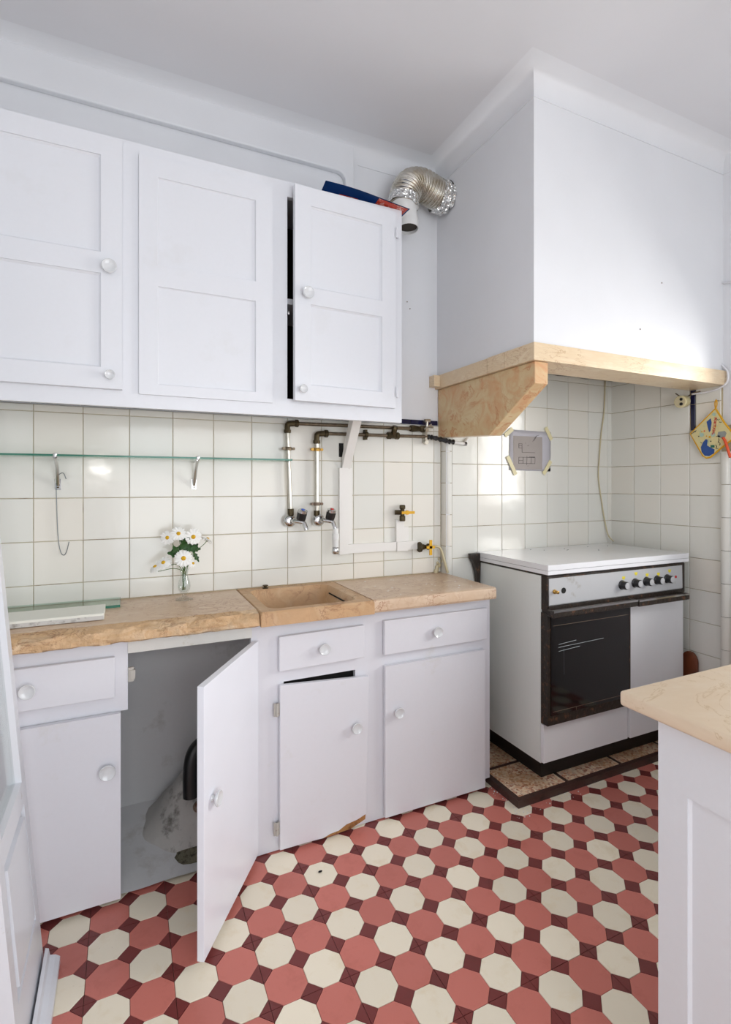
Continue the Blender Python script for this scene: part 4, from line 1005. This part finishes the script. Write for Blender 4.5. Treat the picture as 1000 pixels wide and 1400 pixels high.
patch([(-.562, 1.455), (-.572, 1.478), (-.585, 1.492), (-.593, 1.488), (-.590, 1.462), (-.605, 1.452), (-.624, 1.442), (-.622, 1.424), (-.600, 1.412), (-.580, 1.414), (-.566, 1.432)], M['hold_b'])
M['grey_print'] = plain('grey_print', (150, 155, 150), .85)
M['green_print'] = plain('green_print', (52, 110, 92), .85); M['aqua'] = plain('aqua_print', (176, 204, 190), .85)
patch([(-.640, 1.520), (-.668, 1.522), (-.676, 1.512), (-.670, 1.494), (-.648, 1.492), (-.636, 1.502)], M['grey_print'])
for (a, b, m, r) in [(-.578, 1.530, 'orange', .0035), (-.602, 1.500, 'hold_y', .005), (-.552, 1.507, 'hold_k', .0028), (-.607, 1.480, 'hold_k', .0028), (-.566, 1.528, 'hold_y', .003), (-.628, 1.545, 'hold_y', .004), (-.588, 1.505, 'hold_y', .003), (-.566, 1.513, 'aqua', .010), (-.618, 1.510, 'aqua', .010), (-.622, 1.602, 'aqua', .008), (-.643, 1.500, 'hold_k', .005)]:
    patch([(a+r*math.cos(k*PI/4), b+r*math.sin(k*PI/4)) for k in range(8)], M[m], 'printed_dot')
bm = BM()
def sq(pts, r=.0012): tube(bm, [Vector((xh-.0048, a, b)) for a, b in pts], r, 5, True, 3)
sq([(-.540, 1.537), (-.536, 1.530), (-.531, 1.534), (-.528, 1.527), (-.520, 1.525), (-.517, 1.519)])
sq([(-.634, 1.580), (-.640, 1.574), (-.646, 1.577)]); sq([(-.644, 1.566), (-.650, 1.562), (-.655, 1.564)])
sq([(-.632, 1.500), (-.650, 1.500)]); sq([(-.641, 1.490), (-.644, 1.482), (-.640, 1.474), (-.648, 1.468), (-.647, 1.458)]); sq([(-.628, 1.462), (-.634, 1.454), (-.630, 1.446), (-.640, 1.444)]); sq([(-.560, 1.480), (-.566, 1.474)])
obj('printed_scrawl', bm, M['hold_k'], PO)
patch([(-.606, 1.462), (-.624, 1.462), (-.624, 1.450), (-.606, 1.450)], M['green_print'])
def text(body, size, mat_, loc, rot, parent, name='lettering', ext=.0003):
    cu = D.curves.new(name, 'FONT'); cu.body = body; cu.size = size; cu.extrude = ext; cu.offset = .0005; cu.materials.append(mat_)
    o = D.objects.new(name, cu); COL.objects.link(o); o.parent = parent
    o.location = Vector(loc)-ORG[parent.name]; o.rotation_euler = rot; return o
t_ = text('PORTUGAL', .0155, M['red'], (xh-.0050, -.6235, 1.588), (0, 0, 0), PO)
# text plane faces -X, reading downward and slightly leftward
xa = Vector((0, .13, -1)).normalized(); za = Vector((-1, 0, 0)); ya = za.cross(xa)
t_.rotation_euler = Matrix((xa, ya, za)).transposed().to_euler(); bpy.context.view_layer.update()
me_ = D.meshes.new_from_object(t_.evaluated_get(bpy.context.evaluated_depsgraph_get())); me_.materials.clear(); me_.materials.append(M['red'])
l_ = D.objects.new('lettering', me_); COL.objects.link(l_); l_.parent = PO; l_.location = t_.location; l_.rotation_euler = t_.rotation_euler
D.objects.remove(t_); l_.name = 'lettering'
bm = BM(); tube(bm, [(2.250, -.662, 1.492), (2.246, -.672, 1.478), (2.240, -.684, 1.452), (2.238, -.70, 1.40)], .006, 10, True, 4)
tag(obj('plastic_utensil', bm, M['orange'], None, smooth=True), 'orange plastic utensil handle hanging beside the potholder', 'utensil')
bm = BM(); tube(bm, [(2.276, -.629, 1.668), (2.258, -.629, 1.666), (2.254, -.629, 1.672)], .0016, 6); tag(obj('wall_hook', bm, M['rust'], None), 'tiny nail hook in the right wall holding the potholder', 'hook')

# ------------------------------------------------------------------ peninsula at right
PX, PY = .742, -1.420
PW = obj('worktop', None or (lambda bm: (prism(bm, [(.712, -1.356), (2.27, -1.356), (2.27, -2.15), (.712, -2.15)], 'z', .830, .860), bm)[1])(BM()), M['marble_pale'], None, bevel=.006, seg=3, smooth=True, autos=40)
tag(PW, 'pale cream marble worktop with rounded corner, on the cabinet at front right', 'worktop')
PC_ = thing('peninsula_cabinet', 'pale grey cabinet end with recessed panel under the front right worktop', 'cabinet', (1.3, -1.75, 0))
bm = BM(); fx, fb = PX, PX+.02
pan = (-1.478, -2.00, .12, .700)
box(bm, fx, fb, pan[0], PY, .002, .829); box(bm, fx, fb, -2.10, pan[1], .002, .829)
box(bm, fx, fb, pan[1], pan[0], pan[3], .829); box(bm, fx, fb, pan[1], pan[0], .002, pan[2])
bmesh.ops.remove_doubles(bm, verts=bm.verts, dist=1e-5); obj('face_frame', bm, M['cab'], PC_)
bm = BM()
o_ = [(pan[1], pan[2]), (pan[0], pan[2]), (pan[0], pan[3]), (pan[1], pan[3])]; i_ = [(pan[1]+.004, pan[2]+.004), (pan[0]-.004, pan[2]+.004), (pan[0]-.004, pan[3]-.004), (pan[1]+.004, pan[3]-.004)]
A = [bm.verts.new((fx+.004, a, b)) for a, b in o_]; C_ = [bm.verts.new((fx+.008, a, b)) for a, b in i_]
for k in range(4): bm.faces.new([A[k], A[(k+1) % 4], C_[(k+1) % 4], C_[k]])
bm.faces.new(C_); bmesh.ops.recalc_face_normals(bm, faces=bm.faces); obj('recessed_panel', bm, M['cab'], PC_)
for a_, b_ in ((PY-.02, PY), (-2.10, -2.08)): obj('side_panel', B(fb, 2.27, a_, b_, .002, .829), M['cab'], PC_)

# ------------------------------------------------------------------ narrow glazed door leaf leaning at left
LX, LT = -.398, -.085
def LP(off, y, z): return Vector((LX+LT*z+off, y, z))
def lbox(bm, o0, o1, y0, y1, z0, z1):
    v = [bm.verts.new(LP(o, y, z)) for o, y, z in ((o0,y0,z0),(o1,y0,z0),(o1,y1,z0),(o0,y1,z0),(o0,y0,z1),(o1,y0,z1),(o1,y1,z1),(o0,y1,z1))]
    for f in ((0,3,2,1),(4,5,6,7),(0,1,5,4),(1,2,6,5),(2,3,7,6),(3,0,4,7)): bm.faces.new([v[i] for i in f])
DR = D.objects.new('door_1', None); COL.objects.link(DR); DR['kind'] = 'structure'
DR['label'] = 'narrow white glazed door leaf leaning at the left edge'
DR.location = (-.42, -.65, 0); ORG['door_1'] = Vector((-.42, -.65, 0))
ya_, yb_ = -.815, -.495
bm = BM(); th = -.032
for a, b in ((ya_, ya_+.04), (yb_-.042, yb_)):
    lbox(bm, th, 0, a, b, .004, 2.02)
for a, b in ((.004, .165), (.470, .525), (1.98, 2.02)): lbox(bm, th, 0, ya_+.04, yb_-.042, a, b)
bmesh.ops.recalc_face_normals(bm, faces=bm.faces); obj('leaf_frame', bm, M['frame_paint'], DR)
bm = BM(); lbox(bm, th+.010, -.008, ya_+.04, yb_-.042, .165, .470); bmesh.ops.recalc_face_normals(bm, faces=bm.faces); obj('bottom_panel', bm, M['frame_paint'], DR)
bm = BM()
lbox(bm, -.008, .002, ya_+.058, yb_-.060, .188, .447); bmesh.ops.recalc_face_normals(bm, faces=bm.faces); obj('raised_field', bm, M['frame_paint'], DR)
bm = BM(); lbox(bm, -.018, -.014, ya_+.04, yb_-.042, .525, 1.98); bmesh.ops.recalc_face_normals(bm, faces=bm.faces); obj('glass_pane', bm, M['glass'], DR)
bm = BM(); prism(bm, [(-.396, .002), (-.362, .002), (-.362, .022), (-.372, .030), (-.385, .034), (-.388, .052), (-.396, .056)], 'y', -.90, -.50)
DB = obj('baseboard_left', bm, M['frame_paint'], None); DB['kind'] = 'structure'; DB['label'] = 'white moulded threshold strip at the foot of the leaning door leaf'

# small debris on the floor
bm = BM(); sphere(bm, (.379, -.488, .004), .004, 1.9, .8, .7, 8, 6); tag(obj('dark_crumb', bm, M['black'], None), 'small dark crumb on a red tile in front of the hanging door', 'debris')
bm = BM()
for c in ((1.854, HY-.001, 2.133, 0), (1.72, HY-.001, 1.92, 0), (.985, -.001, 2.13, 1), (1.0, -.001, 2.10, 1)): lathe(bm, [(.003, 0), (.002, .002)], c[:3], (0, -1, 0), 7)
tag(obj('nail_holes', bm, M['rust'], hood), kind='stuff')
bm = BM()
for _ in range(70):
    a = random.random(); x, y = (1.19+random.gauss(0, .015), -.33-.2*a) if random.random() < .5 else (1.16+.35*a, -.53+random.gauss(0, .012))
    r_ = random.uniform(.0008, .003); bmesh.ops.create_icosphere(bm, subdivisions=1, radius=r_, matrix=Matrix.Translation((x, y, r_*.5)))
tag(obj('plaster_crumbs', bm, M['trunk'], None), 'white plaster crumbs scattered on the floor around the corner of the stone platform', 'debris', kind='stuff')
bm = BM()
for k in range(7): sphere(bm, (1.135+.004*k*(k % 2)+.003*k, -.012, .865+.010*k), .012-.0011*k, 1, .6, 1.2, 8, 6)
for v in bm.verts: v.co += Vector((1, 0, 1))*noise.noise(v.co*90)*.004
obj('filler_lump', bm, M['cord'], wb, smooth=True)
